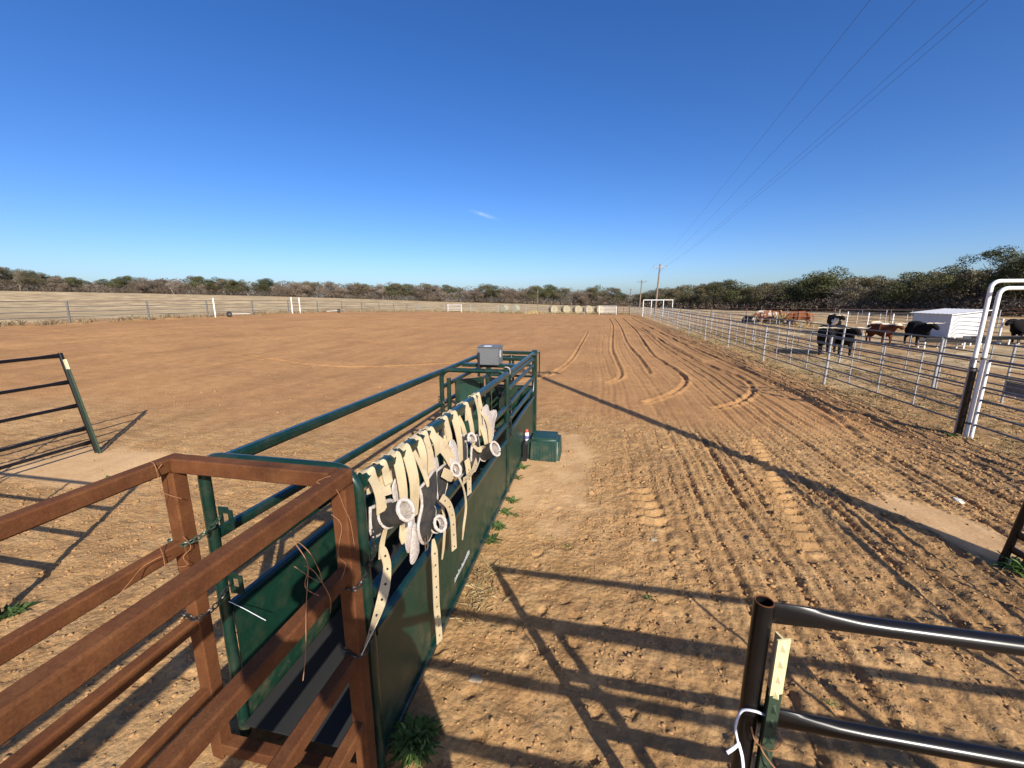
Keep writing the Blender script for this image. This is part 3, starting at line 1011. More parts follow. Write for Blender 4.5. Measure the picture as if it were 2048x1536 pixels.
    for z in (0.32, 0.12):
        ring = [(CXR - 0.075 + 0.03 * math.cos(a), CY1 - 0.05, z + 0.03 * math.sin(a)) for a in [2 * math.pi * k / 12 for k in range(12)]]
        T.part('hinge_eye', MB().tube(ring, 0.010, 6, closed=True), M_GREEN, True)
    # worn white stencil strokes low on the outer sheet
    st = MB()
    y = 2.96
    for k in range(15):
        hgt = rng.uniform(0.03, 0.06)
        st.add([(CXR - 0.0008, y, 0.20), (CXR - 0.0008, y + 0.012, 0.20), (CXR - 0.0008, y + 0.016 + rng.uniform(0, .01), 0.20 + hgt), (CXR - 0.0008, y + 0.004, 0.20 + hgt)], [(0, 1, 2, 3)])
        y += rng.uniform(0.022, 0.036)
    T.part('stencil', st, M_STICK)
    return T

chute = build_chute()

def chain(pts, label, m, link_len=0.034, wr=0.0042):
    P = spline(pts, 14)
    d = [0.0]
    for a, b in zip(P[:-1], P[1:]):
        d.append(d[-1] + (b - a).length)
    mb = MB()
    n = int(d[-1] / (link_len * 0.78))
    for k in range(n):
        s = d[-1] * (k + 0.5) / n
        j = max(i for i in range(len(d)) if d[i] <= s + 1e-9)
        j = min(j, len(P) - 2)
        c = P[j].lerp(P[j + 1], (s - d[j]) / max(1e-6, d[j + 1] - d[j]))
        t = (P[j + 1] - P[j]).normalized()
        u = t.cross(Vector((0.3, 0.2, 0.9))).normalized()
        v = t.cross(u)
        ang = (math.pi / 2 if k % 2 else 0) + rng.uniform(-.4, .4)
        sd = u * math.cos(ang) + v * math.sin(ang)
        ring = []
        for q in range(10):
            a = 2 * math.pi * q / 10
            ring.append(c + t * math.cos(a) * link_len / 2 + sd * math.sin(a) * link_len * 0.33)
        mb.tube(ring, wr, 5, closed=True)
    o = link('chain', mb.mesh('chain', pts[0], True), m)
    o.location = pts[0]
    tag(o, label, 'chain', 'chains tying the chute to its frames')

M_CHAING = mat('green_painted_chain', (0.012, 0.05, 0.03), (0.05, 0.075, 0.06), rough=0.35, scale=60, metal=0.3)
M_CHAIND = mat('dark_steel_chain', (0.018, 0.022, 0.02), (0.05, 0.05, 0.05), rough=0.4, scale=60, metal=0.5)
chain([(-2.085, 1.50, 1.40), (-2.04, 1.503, 1.375), (-2.0, 1.508, 1.38), (-1.955, 1.56, 1.40), (-1.955, 1.64, 1.42), (-1.93, 1.66, 1.46)], 'green chain around the far rusted post, upper of two', M_CHAING)
chain([(-2.085, 1.50, 0.97), (-2.04, 1.505, 0.945), (-2.0, 1.508, 0.945), (-1.955, 1.56, 0.97), (-1.95, 1.64, 1.02), (-1.93, 1.66, 1.05)], 'dark chain around the far rusted post, lower of two', M_CHAIND)
chain([(-1.15, 1.505, 1.30), (-1.10, 1.505, 1.27), (-1.055, 1.53, 1.26), (-1.06, 1.62, 1.28), (-1.058, 1.69, 1.34), (-1.06, 1.70, 1.46)], 'dark chain on the near rusted corner post, upper of two', M_CHAIND)
chain([(-1.15, 1.505, 0.93), (-1.10, 1.505, 0.90), (-1.055, 1.53, 0.89), (-1.05, 1.62, 0.93), (-1.05, 1.70, 1.02), (-1.06, 1.70, 1.08)], 'dark chain on the near rusted corner post, lower of two', M_CHAIND)
chain([(CXR + 0.03, CY1 + 0.035, 1.30), (CXR + 0.045, CY1 + 0.015, 1.22), (CXR + 0.045, CY1 + 0.01, 1.05), (CXR + 0.05, CY1 + 0.015, 0.88), (CXR + 0.04, CY1 + 0.02, 0.78)], 'dark chain hanging down the chute middle post beside the leather wraps', M_CHAIND, 0.045, 0.006)
chain([(CXL - 0.04, CY1, 1.30), (CXL - 0.02, CY1 - 0.04, 1.25), (CXL + 0.03, CY1 - 0.04, 1.23), (CXL + 0.06, CY1, 1.26)], 'dark chain looped on the left middle post of the chute', M_CHAIND, 0.045, 0.006)

def twine(name, pts, r, m, label, cat):
    o = link(name, MB().tube(spline(pts, 6), r, 6).mesh(name, pts[0], True), m)
    o.location = pts[0]
    tag(o, label, cat)
    return o

twine('twine_loop', [(CXR - 0.06, CY1 + 0.05, 1.705), (CXR - 0.02, CY1 - 0.02, 1.74), (CXR + 0.03, CY1 + 0.0, 1.725), (CXR + 0.035, CY1 + 0.03, 1.66), (CXR + 0.02, CY1 + 0.05, 1.63)], 0.006, M_FLEECE, 'white twine loop on the chute corner behind the wraps', 'twine')
twine('twine_piece', [(-1.965, 1.66, 0.93), (-1.92, 1.70, 0.86), (-1.88, 1.73, 0.80), (-1.84, 1.76, 0.74)], 0.002, M_ROPE, 'short white twine inside the chute below the lower chain', 'twine')

# grey control box on the chute
def build_box():
    T = Thing('control_box', (-1.53, 5.95, 1.645), 'grey metal control box with white stickers on top of the chute', 'control box')
    x0, x1, y0, y1, z0, z1 = -1.69, -1.375, 5.80, 6.10, 1.6455, 1.905
    b = bmesh.new()
    bmesh.ops.create_cube(b, size=1)
    bmesh.ops.scale(b, vec=(x1 - x0, y1 - y0, z1 - z0), verts=b.verts)
    bmesh.ops.translate(b, vec=((x0 + x1) / 2, (y0 + y1) / 2, (z0 + z1) / 2), verts=b.verts)
    bmesh.ops.bevel(b, geom=b.edges[:], offset=0.004, segments=2, affect='EDGES')
    bmesh.ops.translate(b, vec=-T.loc, verts=b.verts)
    me = bpy.data.meshes.new('case')
    b.to_mesh(me)
    b.free()
    link('case', me, M_GREY, T.o)
    T.part('lid', MB().box(((x0 + x1) / 2, (y0 + y1) / 2 - 0.004, z1 + 0.006), (x1 - x0 + 0.012, y1 - y0 + 0.02, 0.010)), M_GREY)
    T.part('sticker', MB().box((-1.55, 5.88, z1 + 0.0125), (0.11, 0.10, 0.002)), M_STICK)
    s = T.part('sticker', MB().box((x1 + 0.002, 5.93, 1.80), (0.002, 0.075, 0.10)), M_STICK)
    ink = MB()
    for k, (a, bb, w, h) in enumerate([(-0.015, 0.035, 0.03, 0.012), (0.012, 0.012, 0.02, 0.02), (-0.014, 0.002, 0.022, 0.014), (0.012, -0.02, 0.028, 0.010), (-0.012, -0.035, 0.02, 0.014)]):
        ink.box((x1 + 0.0038, 5.93 + a, 1.80 + bb), (0.001, w, h))
    T.part('sticker_print', ink, M_INK, parent=s)
    for a in (x0 + 0.03, x1 - 0.03):
        T.part('bolt', MB().tube([(a, y0 - 0.004, z0 + 0.10), (a, y0 + 0.002, z0 + 0.10)], 0.007, 8), M_STEEL)

build_box()

# ---------------------------------------------------------------- leather horn wraps over the chute rail
XR = CXR
def loop_path(y, drop_in, drop_out, ytip=0.0, bulge=0.0):
    zr = rail_z(y) - 0.012
    return [(XR - 0.050, y - 0.01, zr - drop_in), (XR - 0.046, y - 0.005, zr - drop_in * 0.4), (XR - 0.036, y, zr + 0.004), (XR - 0.022, y, zr + 0.034), (XR, y, zr + 0.040),
            (XR + 0.022, y, zr + 0.034), (XR + 0.037, y + 0.005, zr + 0.002), (XR + 0.046 + bulge, y + ytip * 0.4, zr - drop_out * 0.45), (XR + 0.055 + bulge * 0.5, y + ytip, zr - drop_out)]

def wrap_thing(y, label):
    zr = rail_z(y)
    return Thing('horn_wrap', (XR, y, zr + 0.03), label, 'horn wrap', 'leather horn wraps over the chute rail')

def strap(T, pts, width, name='strap', wd=(0.25, 1, 0), taper=False):
    width *= 1.08
    P = spline(pts, 5)
    w = [width] * len(P)
    if taper:
        for k in range(4):
            w[-1 - k] = width * (0.45 + 0.14 * k)
    w = [v * (1 + 0.09 * math.sin(0.30 * i + 40 * pts[0][1])) for i, v in enumerate(w)]
    jy = rng.uniform(-0.25, 0.25)
    wd = [(wd[0] + jy * math.sin(i * 0.35), wd[1], wd[2] + 0.18 * math.sin(i * 0.5 + 9 * jy)) for i in range(len(P))]
    return T.part(name, MB().ribbon(P, wd, w, 0.0045), M_LEATHER, True)

def holes(T, tail, pts, n, wd=(0, 1, 0), off=0.004, r=0.0065, t0=0.1, t1=0.93):
    P = spline(pts, 12)
    d = [0.0]
    for a, b in zip(P[:-1], P[1:]):
        d.append(d[-1] + (b - a).length)
    for k in range(n):
        s = d[-1] * lerp(t0, t1, k / max(1, n - 1))
        j = min(max(i for i in range(len(d)) if d[i] <= s), len(P) - 2)
        c = P[j].lerp(P[j + 1], (s - d[j]) / max(1e-6, d[j + 1] - d[j]))
        t = (P[j + 1] - P[j]).normalized()
        w = Vector(wd)
        w = (w - t * w.dot(t)).normalized()
        nn = t.cross(w)
        T.part('hole', MB().tube([c - nn * off, c + nn * off], r, 8), M_HOLE, parent=tail)

def roll(T, c, axis, r, length, span=300, start=0, flare=1.0):
    """rolled pad: charcoal outside, fleece inside with thick fleece rims"""
    c, ax = Vector(c), Vector(axis).normalized()
    u = ax.cross(Vector((0, 0, 1))).normalized()
    v = ax.cross(u).normalized()
    n, m = 26, 6
    def pt(a, s, rr):
        k = rr * (1 + (flare - 1) * (s + 0.5))
        return c + ax * s * length + u * k * math.cos(a) * 0.85 + v * k * math.sin(a)
    A = [R(start + span * i / n) for i in range(n + 1)]
    out, inn = MB(), MB()
    for mb, rr in ((out, r), (inn, r - 0.010)):
        vs = [pt(a, -0.5 + j / m, rr) for a in A for j in range(m + 1)]
        mb.add(vs, [(i * (m + 1) + j, i * (m + 1) + j + 1, (i + 1) * (m + 1) + j + 1, (i + 1) * (m + 1) + j) for i in range(n) for j in range(m)])
    pad = T.part('pad', out, M_PAD, True)
    T.part('fleece_lining', inn, M_FLEECE, True, parent=pad)
    border = [pt(a, 0.5, r - 0.004) for a in A] + [pt(A[-1], 0.5 - j / 6, r - 0.004) for j in range(1, 6)] + [pt(a, -0.5, r - 0.004) for a in A[::-1]] + [pt(A[0], -0.5 + j / 6, r - 0.004) for j in range(1, 6)]
    T.part('fleece_edge', MB().tube(border, [0.0095 + 0.003 * rng.random() for _ in border], 7, closed=True), M_FLEECE, True, parent=pad)
    return pad

def flat_pad(T, outline, m, name='pad', th=0.010, bulge=0.02, edge=True, er=0.009):
    """padded panel hanging in the plane beside the rail; outline = (y, z, x)"""
    O = [Vector((p[2], p[0], p[1])) for p in outline]
    ring = spline(O + [O[0]], 5)[:-1]
    c = sum(ring, Vector()) / len(ring)
    front = MB()
    N = len(ring)
    vs, fs = [], []
    steps = 5
    for lay, sgn in ((0, 1), (1, -1)):
        base = len(vs)
        vs.append(c + Vector((bulge * (1 if sgn > 0 else 0.6) + sgn * th / 2, 0, 0)))
        for s in range(1, steps + 1):
            k = s / steps
            for p in ring:
                q = c.lerp(p, k)
                vs.append(q + Vector((sgn * th / 2 + bulge * (1 - k * k), 0, 0)) + Vector((0.006 * math.sin(17 * q.y + 9 * q.z), 0, 0)))
        for i in range(N):
            j = (i + 1) % N
            fs.append((base, base + 1 + i, base + 1 + j))
            for s in range(steps - 1):
                a = base + 1 + s * N
                fs.append((a + i, a + N + i, a + N + j, a + j))
    o0, o1 = 1 + (steps - 1) * N, 1 + steps * N + 1 + (steps - 1) * N
    for i in range(N):
        j = (i + 1) % N
        fs.append((o0 + i, o1 + i, o1 + j, o0 + j))
    front.add(vs, fs)
    pad = T.part(name, front, m, True)
    if edge:
        T.part('fleece_edge', MB().tube([p + Vector((0.006 * math.sin(17 * p.y + 9 * p.z), 0, 0)) for p in ring], [er * rng.uniform(0.8, 1.25) for _ in ring], 7, closed=True), M_FLEECE, True, parent=pad)
    return pad

def buckle(T, c, s=0.03):
    c = Vector(c)
    ring = [c + Vector((0.004, a * s * 0.45, b * s)) for a, b in ((-1, -1), (1, -1), (1, 1), (-1, 1))]
    b = T.part('buckle', MB().tube(ring, 0.0035, 6, closed=True), M_BRASS)
    T.part('prong', MB().tube([c + Vector((0.008, 0, -s)), c + Vector((0.010, 0.002, s))], 0.003, 6), M_BRASS, parent=b)

# 1 nearest: rolled pad with a long tail towards the camera
T = wrap_thing(1.73, 'nearest horn wrap with a rolled charcoal pad beside the rusted corner')
strap(T, loop_path(1.735, 0.18, 0.19, 0.02, 0.02), 0.062)
strap(T, loop_path(1.86, 0.14, 0.08), 0.05)
strap(T, [(XR + 0.03, 1.845, 1.69), (XR + 0.035, 1.86, 1.62), (XR + 0.05, 1.85, 1.575)], 0.055)
roll(T, (XR + 0.125, 1.79, 1.51), (0.93, -0.30, 0.55), 0.058, 0.16, 334, 150)
flat_pad(T, [(1.73, 1.56, XR + 0.02), (1.93, 1.50, XR + 0.02), (1.94, 1.38, XR + 0.02), (1.82, 1.37, XR + 0.02), (1.73, 1.41, XR + 0.02)], M_PAD, bulge=0.01)
T.part('side_label', MB().box((XR + 0.155, 1.88, 1.42), (0.004, 0.028, 0.06)), M_ROPE)
strap(T, [(XR + 0.10, 1.72, 1.46), (XR + 0.085, 1.705, 1.39), (XR + 0.08, 1.69, 1.31)], 0.028)
tail = [(XR + 0.085, 1.69, 1.38), (XR + 0.10, 1.70, 1.31), (XR + 0.11, 1.69, 1.25), (XR + 0.12, 1.62, 1.16), (XR + 0.12, 1.52, 1.08), (XR + 0.11, 1.42, 1.00)]
tw = [(0.2, 1, 0.1), (0.2, 1, 0.1), (0.3, 1, 0.1), (0.5, 0.7, 0.5), (0.3, 0.6, 0.7), (0.2, 0.5, 0.8)]
P = spline(tail, 5)
wds = [tuple(Vector(tw[min(i // 5, 5)]).lerp(Vector(tw[min(i // 5 + 1, 5)]), (i % 5) / 5)) for i in range(len(P))]
W = [0.05 if i > 2 else 0.02 + 0.012 * i for i in range(len(P))]
tl = T.part('tail_strap', MB().ribbon(P, wds, W, 0.0045), M_LEATHER, True)
holes(T, tl, tail, 7, (0.4, 0.8, 0.4), 0.0045, 0.0065, 0.12, 0.95)

# 2, 3: pairs of long straps
T = wrap_thing(2.02, 'horn wrap with two long crossing straps, second from the rusted corner')
strap(T, loop_path(2.0, 0.2, 0.42, -0.01, 0.02), 0.055)
flat_pad(T, [(1.96, 1.56, XR + 0.02), (2.05, 1.60, XR + 0.02), (2.07, 1.48, XR + 0.02), (1.99, 1.44, XR + 0.02)], M_FLEECE, 'fleece_pad', bulge=0.008, er=0.006)
strap(T, [(XR + 0.06, 1.99, 1.34), (XR + 0.062, 1.97, 1.28), (XR + 0.066, 1.96, 1.22)], 0.05, 'strap_end', taper=True)

T = wrap_thing(2.14, 'horn wrap with one broad orange-tan strap, third from the rusted corner')
strap(T, loop_path(2.12, 0.2, 0.40, -0.02, 0.035), 0.072)
strap(T, [(XR + 0.045, 2.20, 1.69), (XR + 0.075, 2.22, 1.60), (XR + 0.10, 2.24, 1.50), (XR + 0.105, 2.25, 1.44)], 0.034, 'strap_end', taper=True)
flat_pad(T, [(2.04, 1.36, XR + 0.045), (2.14, 1.34, XR + 0.045), (2.15, 1.16, XR + 0.045), (2.06, 1.10, XR + 0.045), (2.02, 1.18, XR + 0.045)], M_FLEECE, 'fleece_pad', bulge=0.012, er=0.006)

# 4: hourglass charcoal pad with teardrop roll and long punched tail
T = wrap_thing(2.32, 'horn wrap with an hourglass charcoal pad, brass buckle and the longest punched tail')
strap(T, loop_path(2.30, 0.2, 0.22, 0.01, 0.015), 0.05)
strap(T, loop_path(2.40, 0.2, 0.24, 0.0, 0.02), 0.06)
flat_pad(T, [(2.18, 1.46, XR + 0.08), (2.44, 1.47, XR + 0.08), (2.42, 1.36, XR + 0.085), (2.33, 1.29, XR + 0.09), (2.37, 1.20, XR + 0.09), (2.30, 1.06, XR + 0.09), (2.16, 1.10, XR + 0.09), (2.12, 1.22, XR + 0.085), (2.20, 1.33, XR + 0.085)], M_PAD, bulge=0.03)
roll(T, (XR + 0.135, 2.31, 1.15), (0.85, -0.50, 0.55), 0.052, 0.06, 342, 150)
flat_pad(T, [(2.10, 1.24, XR + 0.06), (2.16, 1.22, XR + 0.06), (2.15, 1.05, XR + 0.06), (2.06, 1.02, XR + 0.06), (2.05, 1.12, XR + 0.06)], M_FLEECE, 'fleece_pad', bulge=0.012, er=0.006)
buckle(T, (XR + 0.11, 2.17, 1.10), 0.045)
tail = [(XR + 0.12, 2.26, 1.07), (XR + 0.13, 2.25, 0.95), (XR + 0.13, 2.25, 0.75), (XR + 0.12, 2.27, 0.55), (XR + 0.12, 2.29, 0.36), (XR + 0.12, 2.295, 0.25)]
P = spline(tail, 5)
tl = T.part('tail_strap', MB().ribbon(P, (0.35, 1, 0), [0.018 + 0.010 * min(i, 4) for i in range(len(P))], 0.0045), M_LEATHER, True)
holes(T, tl, tail, 9, (0.35, 1, 0), 0.0045, 0.0065, 0.12, 0.93)

# 5: greenish strap, fleece folded, punched tail
T = wrap_thing(2.52, 'horn wrap with a wide greenish-tan strap and a punched tail curving to the right')
strap(T, loop_path(2.50, 0.2, 0.16, 0.03, 0.02), 0.06)
strap(T, [(XR + 0.045, 2.52, 1.66), (XR + 0.08, 2.60, 1.57), (XR + 0.10, 2.66, 1.48), (XR + 0.105, 2.70, 1.42)], 0.085)
flat_pad(T, [(2.48, 1.50, XR + 0.03), (2.56, 1.52, XR + 0.03), (2.60, 1.40, XR + 0.03), (2.54, 1.30, XR + 0.03), (2.47, 1.36, XR + 0.03)], M_FLEECE, 'fleece_pad', bulge=0.012, er=0.007)
flat_pad(T, [(2.52, 1.42, XR + 0.055), (2.70, 1.40, XR + 0.055), (2.68, 1.22, XR + 0.055), (2.58, 1.14, XR + 0.055), (2.52, 1.24, XR + 0.055)], M_PAD, bulge=0.02)
roll(T, (XR + 0.115, 2.70, 1.36), (0.85, -0.50, 0.5), 0.052, 0.06, 342, 150)
strap(T, [(XR + 0.10, 2.52, 1.42), (XR + 0.115, 2.60, 1.36), (XR + 0.115, 2.66, 1.30)], 0.06, 'strap_end', taper=True)
tail = [(XR + 0.115, 2.44, 1.27), (XR + 0.13, 2.53, 1.17), (XR + 0.13, 2.60, 1.03), (XR + 0.12, 2.64, 0.87), (XR + 0.12, 2.645, 0.74)]
P = spline(tail, 5)
tl = T.part('tail_strap', MB().ribbon(P, (0.35, 1, 0), 0.056, 0.0045), M_LEATHER, True)
holes(T, tl, tail, 6, (0.35, 1, 0), 0.0045, 0.0065, 0.1, 0.95)
strap(T, [(XR + 0.05, 2.60, 1.16), (XR + 0.06, 2.62, 0.98), (XR + 0.055, 2.60, 0.80), (XR + 0.05, 2.57, 0.70)], 0.025, 'thong', taper=True)

# 6: bare leather loop and the pink fleece teardrop
T = wrap_thing(2.80, 'horn wrap showing its pinkish fleece teardrop at the middle of the rail')
strap(T, loop_path(2.78, 0.2, 0.24, -0.04, 0.02), 0.06)
strap(T, [(XR + 0.05, 2.76, 1.60), (XR + 0.07, 2.70, 1.50), (XR + 0.075, 2.67, 1.42)], 0.07)
flat_pad(T, [(2.72, 1.57, XR + 0.09), (2.80, 1.55, XR + 0.09), (2.86, 1.43, XR + 0.10), (2.88, 1.29, XR + 0.10), (2.85, 1.27, XR + 0.10), (2.76, 1.33, XR + 0.10), (2.68, 1.42, XR + 0.095), (2.68, 1.52, XR + 0.09)], M_FLEECE, 'fleece_pad', bulge=0.02, er=0.008)
strap(T, [(XR + 0.11, 2.80, 1.28), (XR + 0.13, 2.88, 1.12), (XR + 0.13, 2.92, 0.95), (XR + 0.12, 2.88, 0.80), (XR + 0.12, 2.84, 0.70)], 0.022, 'thong', taper=True)

# 7
T = wrap_thing(2.97, 'horn wrap with an orange-tan strap over a dark pad, just past the pink fleece')
strap(T, loop_path(2.96, 0.2, 0.40, 0.06, 0.02), 0.065)
flat_pad(T, [(2.98, 1.44, XR + 0.04), (3.14, 1.48, XR + 0.04), (3.26, 1.34, XR + 0.04), (3.20, 1.18, XR + 0.04), (3.02, 1.16, XR + 0.04)], M_PAD, bulge=0.02)
roll(T, (XR + 0.085, 3.20, 1.42), (0.85, -0.4, 0.4), 0.055, 0.06, 210, 150)
buckle(T, (XR + 0.10, 3.20, 1.20), 0.035)
tail = [(XR + 0.10, 3.06, 1.30), (XR + 0.11, 3.07, 1.20), (XR + 0.11, 3.08, 1.08), (XR + 0.11, 3.08, 0.98)]
tl = strap(T, tail, 0.06, 'tail_strap', (0.3, 1, 0))
holes(T, tl, tail, 3, (0.3, 1, 0), 0.0045, 0.0065, 0.3, 0.85)
tail = [(XR + 0.12, 2.90, 1.18), (XR + 0.13, 3.02, 1.17), (XR + 0.13, 3.14, 1.18), (XR + 0.12, 3.28, 1.20)]
tl = strap(T, tail, 0.055, 'tail_strap', (0, 0, 1))
holes(T, tl, tail, 4, (0, 0, 1), 0.0045, 0.0065, 0.12, 0.8)

# 8
T = wrap_thing(3.30, 'horn wrap with narrow twisted straps ending in a rolled charcoal pad')
strap(T, loop_path(3.28, 0.2, 0.38, 0.10, 0.02), 0.055)
strap(T, [(XR - 0.03, 3.24, 1.62), (XR + 0.01, 3.25, 1.52), (XR + 0.02, 3.28, 1.42)], 0.055)
roll(T, (XR + 0.145, 3.60, 1.17), (0.85, -0.35, 0.50), 0.072, 0.18, 336, 150)
strap(T, [(XR + 0.06, 3.39, 1.30), (XR + 0.09, 3.44, 1.24), (XR + 0.11, 3.53, 1.23)], 0.05)
flat_pad(T, [(3.38, 1.36, XR + 0.05), (3.55, 1.34, XR + 0.05), (3.60, 1.14, XR + 0.05), (3.45, 1.02, XR + 0.05), (3.36, 1.16, XR + 0.05)], M_PAD, bulge=0.015)

# 9 farthest with the big pale flap
T = wrap_thing(3.66, 'farthest horn wrap with a large pale fleece flap by the chute post')
strap(T, loop_path(3.56, 0.2, 0.36, 0.06, 0.02), 0.05)
strap(T, loop_path(3.66, 0.2, 0.20, 0.0, 0.01), 0.07)
flat_pad(T, [(3.62, 1.58, XR + 0.08), (3.78, 1.58, XR + 0.085), (3.86, 1.49, XR + 0.09), (4.08, 1.44, XR + 0.10), (4.04, 1.33, XR + 0.10), (3.84, 1.17, XR + 0.10), (3.72, 1.24, XR + 0.09), (3.66, 1.42, XR + 0.085)], M_FLEECE, 'fleece_pad', bulge=0.02, er=0.008)
strap(T, [(XR + 0.06, 3.62, 1.58), (XR + 0.11, 3.68, 1.46), (XR + 0.12, 3.74, 1.32), (XR + 0.12, 3.76, 1.20)], 0.055)
strap(T, [(XR + 0.06, 3.60, 1.45), (XR + 0.10, 3.64, 1.30), (XR + 0.11, 3.66, 1.18)], 0.05)

# ---------------------------------------------------------------- green tub, black block and spray can by the chute
def build_tub():
    T = Thing('plastic_tub', (-0.755, 6.55, 0), 'upturned green plastic tub with ribbed sides on the pale dirt', 'plastic tub')
    b = bmesh.new()
    bmesh.ops.create_cube(b, size=1)
    bmesh.ops.scale(b, vec=(0.54, 0.52, 0.38), verts=b.verts)
    for v in b.verts:
        if v.co.z > 0:
            v.co.x *= 0.94
            v.co.y *= 0.93
    bmesh.ops.bevel(b, geom=[e for e in b.edges if max(v.co.z for v in e.verts) > 0], offset=0.055, segments=5, affect='EDGES', clamp_overlap=True)
    bmesh.ops.translate(b, vec=(0, 0, 0.185), verts=b.verts)
    me = bpy.data.meshes.new('shell')
    b.to_mesh(me)
    b.free()
    smooth_mesh(me, 50)
    link('shell', me, M_TUB, T.o)
    for k in range(9):
        x = -0.20 + 0.05 * k
        T.part('rib', MB().square((T.loc.x + x, T.loc.y - 0.2605, 0.02), (T.loc.x + x * 0.95, T.loc.y - 0.2455, 0.30), 0.014, 0.008), M_TUB)
    for k in range(7):
        y = -0.18 + 0.06 * k
        T.part('rib', MB().square((T.loc.x + 0.2705, T.loc.y + y, 0.02), (T.loc.x + 0.2545, T.loc.y + y * 0.94, 0.30), 0.008, 0.014), M_TUB)

build_tub()
T = Thing('black_block', (-1.048, 6.36, 0), 'small black block between the green tub and the chute', 'case')
T.part('body', MB().box((-1.048, 6.36, 0.14), (0.066, 0.28, 0.30)), M_BLACKPL)  # plain black block added as a base for the can
T.part('handle', MB().tube([(-1.048, 6.24, 0.29), (-1.048, 6.26, 0.315), (-1.048, 6.30, 0.315), (-1.048, 6.32, 0.29)], 0.008, 8), M_BLACKPL, True)
T = Thing('spray_can', (-1.048, 6.44, 0.29), 'white and blue spray can with a red cap on the black block', 'spray can')
T.part('can', MB().lathe([(0.030, 0.0), (0.033, 0.004), (0.033, 0.125), (0.026, 0.138)], 16, T.loc), M_STICK, True)
T.part('label_band', MB().lathe([(0.0335, 0.03), (0.0338, 0.032), (0.0338, 0.085), (0.0335, 0.087)], 16, T.loc), mat('blue_print', (0.03, 0.05, 0.28), (0.25, 0.25, 0.45), rough=0.4, scale=30), True)
T.part('cap', MB().lathe([(0.027, 0.138), (0.027, 0.18), (0.022, 0.187)], 16, T.loc), mat('red_cap', (0.50, 0.08, 0.05), rough=0.4), True)

# ---------------------------------------------------------------- black pipe panels of the roping boxes
def crimp_rail(p0, p1, r):
    """round rail whose ends are flattened against the posts"""
    P0, P1 = Vector(p0), Vector(p1)
    L = (P1 - P0).length
    ss_ = [0, 0.03, 0.07, 0.12, 0.18, 0.25, 0.33]
    S = [s for s in ss_ if s < L / 2] + [L - s for s in ss_[::-1] if s < L / 2]
    pts = [P0.lerp(P1, s / L) for s in S]
    n = 14
    def sec(i, t):
        e = min(S[i], L - S[i])
        k = float(ss(np.array(e / 0.30)))
        a, b = r * (0.30 + 0.70 * k), r * (1.45 - 0.45 * k)
        return [(a * math.cos(2 * math.pi * q / n), b * math.sin(2 * math.pi * q / n)) for q in range(n)]
    return MB().sweep(pts, sec, up=(0, 0, 1))

def black_panel(name, A, B, hs, label, post_h, r=0.028, lean=(0, 0), stays=2, cat='fence panel', pr=0.031, sw=0.018):
    """A, B ground points; pipes leaning by (dx, dy) over 1.7 m"""
    A, B = Vector((*A, 0)), Vector((*B, 0))
    T = Thing(name, A, label, cat)
    d = (B - A).normalized()
    def at(p, z):
        return Vector((p.x + lean[0] * z / 1.7, p.y + lean[1] * z / 1.7, p.z + z))
    for p in (A, B):
        q = Vector((p.x, p.y, gz(p.x, p.y)))
        mb = MB()
        n = 16
        tp = at(q, post_h)
        mb.tube([at(q, -0.1), tp], pr, n, caps=False)
        mb.tube([tp, at(q, post_h - 0.12)], pr - 0.005, n, caps=False)
        ring = len(mb.v)
        o1, o2 = n, 2 * n
        T.part('post', mb, M_BLACKPIPE, True)
        lip = [tp + Vector((math.cos(2 * math.pi * k / n), math.sin(2 * math.pi * k / n), 0)) * (pr - 0.0025) for k in range(n)]
        T.part('post_rim', MB().tube(lip, 0.0027, 6, closed=True), M_RUST, True)
    for z in hs:
        T.part('rail', crimp_rail(at(A, z) + d * (pr + 0.001), at(B, z) - d * (pr + 0.001), r), M_BLACKPIPE, True)
    for k in range(stays):
        p = A.lerp(B, (k + 1) / (stays + 1))
        T.part('stay', MB().square(at(p, hs[-1]), at(p, hs[0]), sw, max(0.03, sw)), M_BLACKPIPE)
    return T

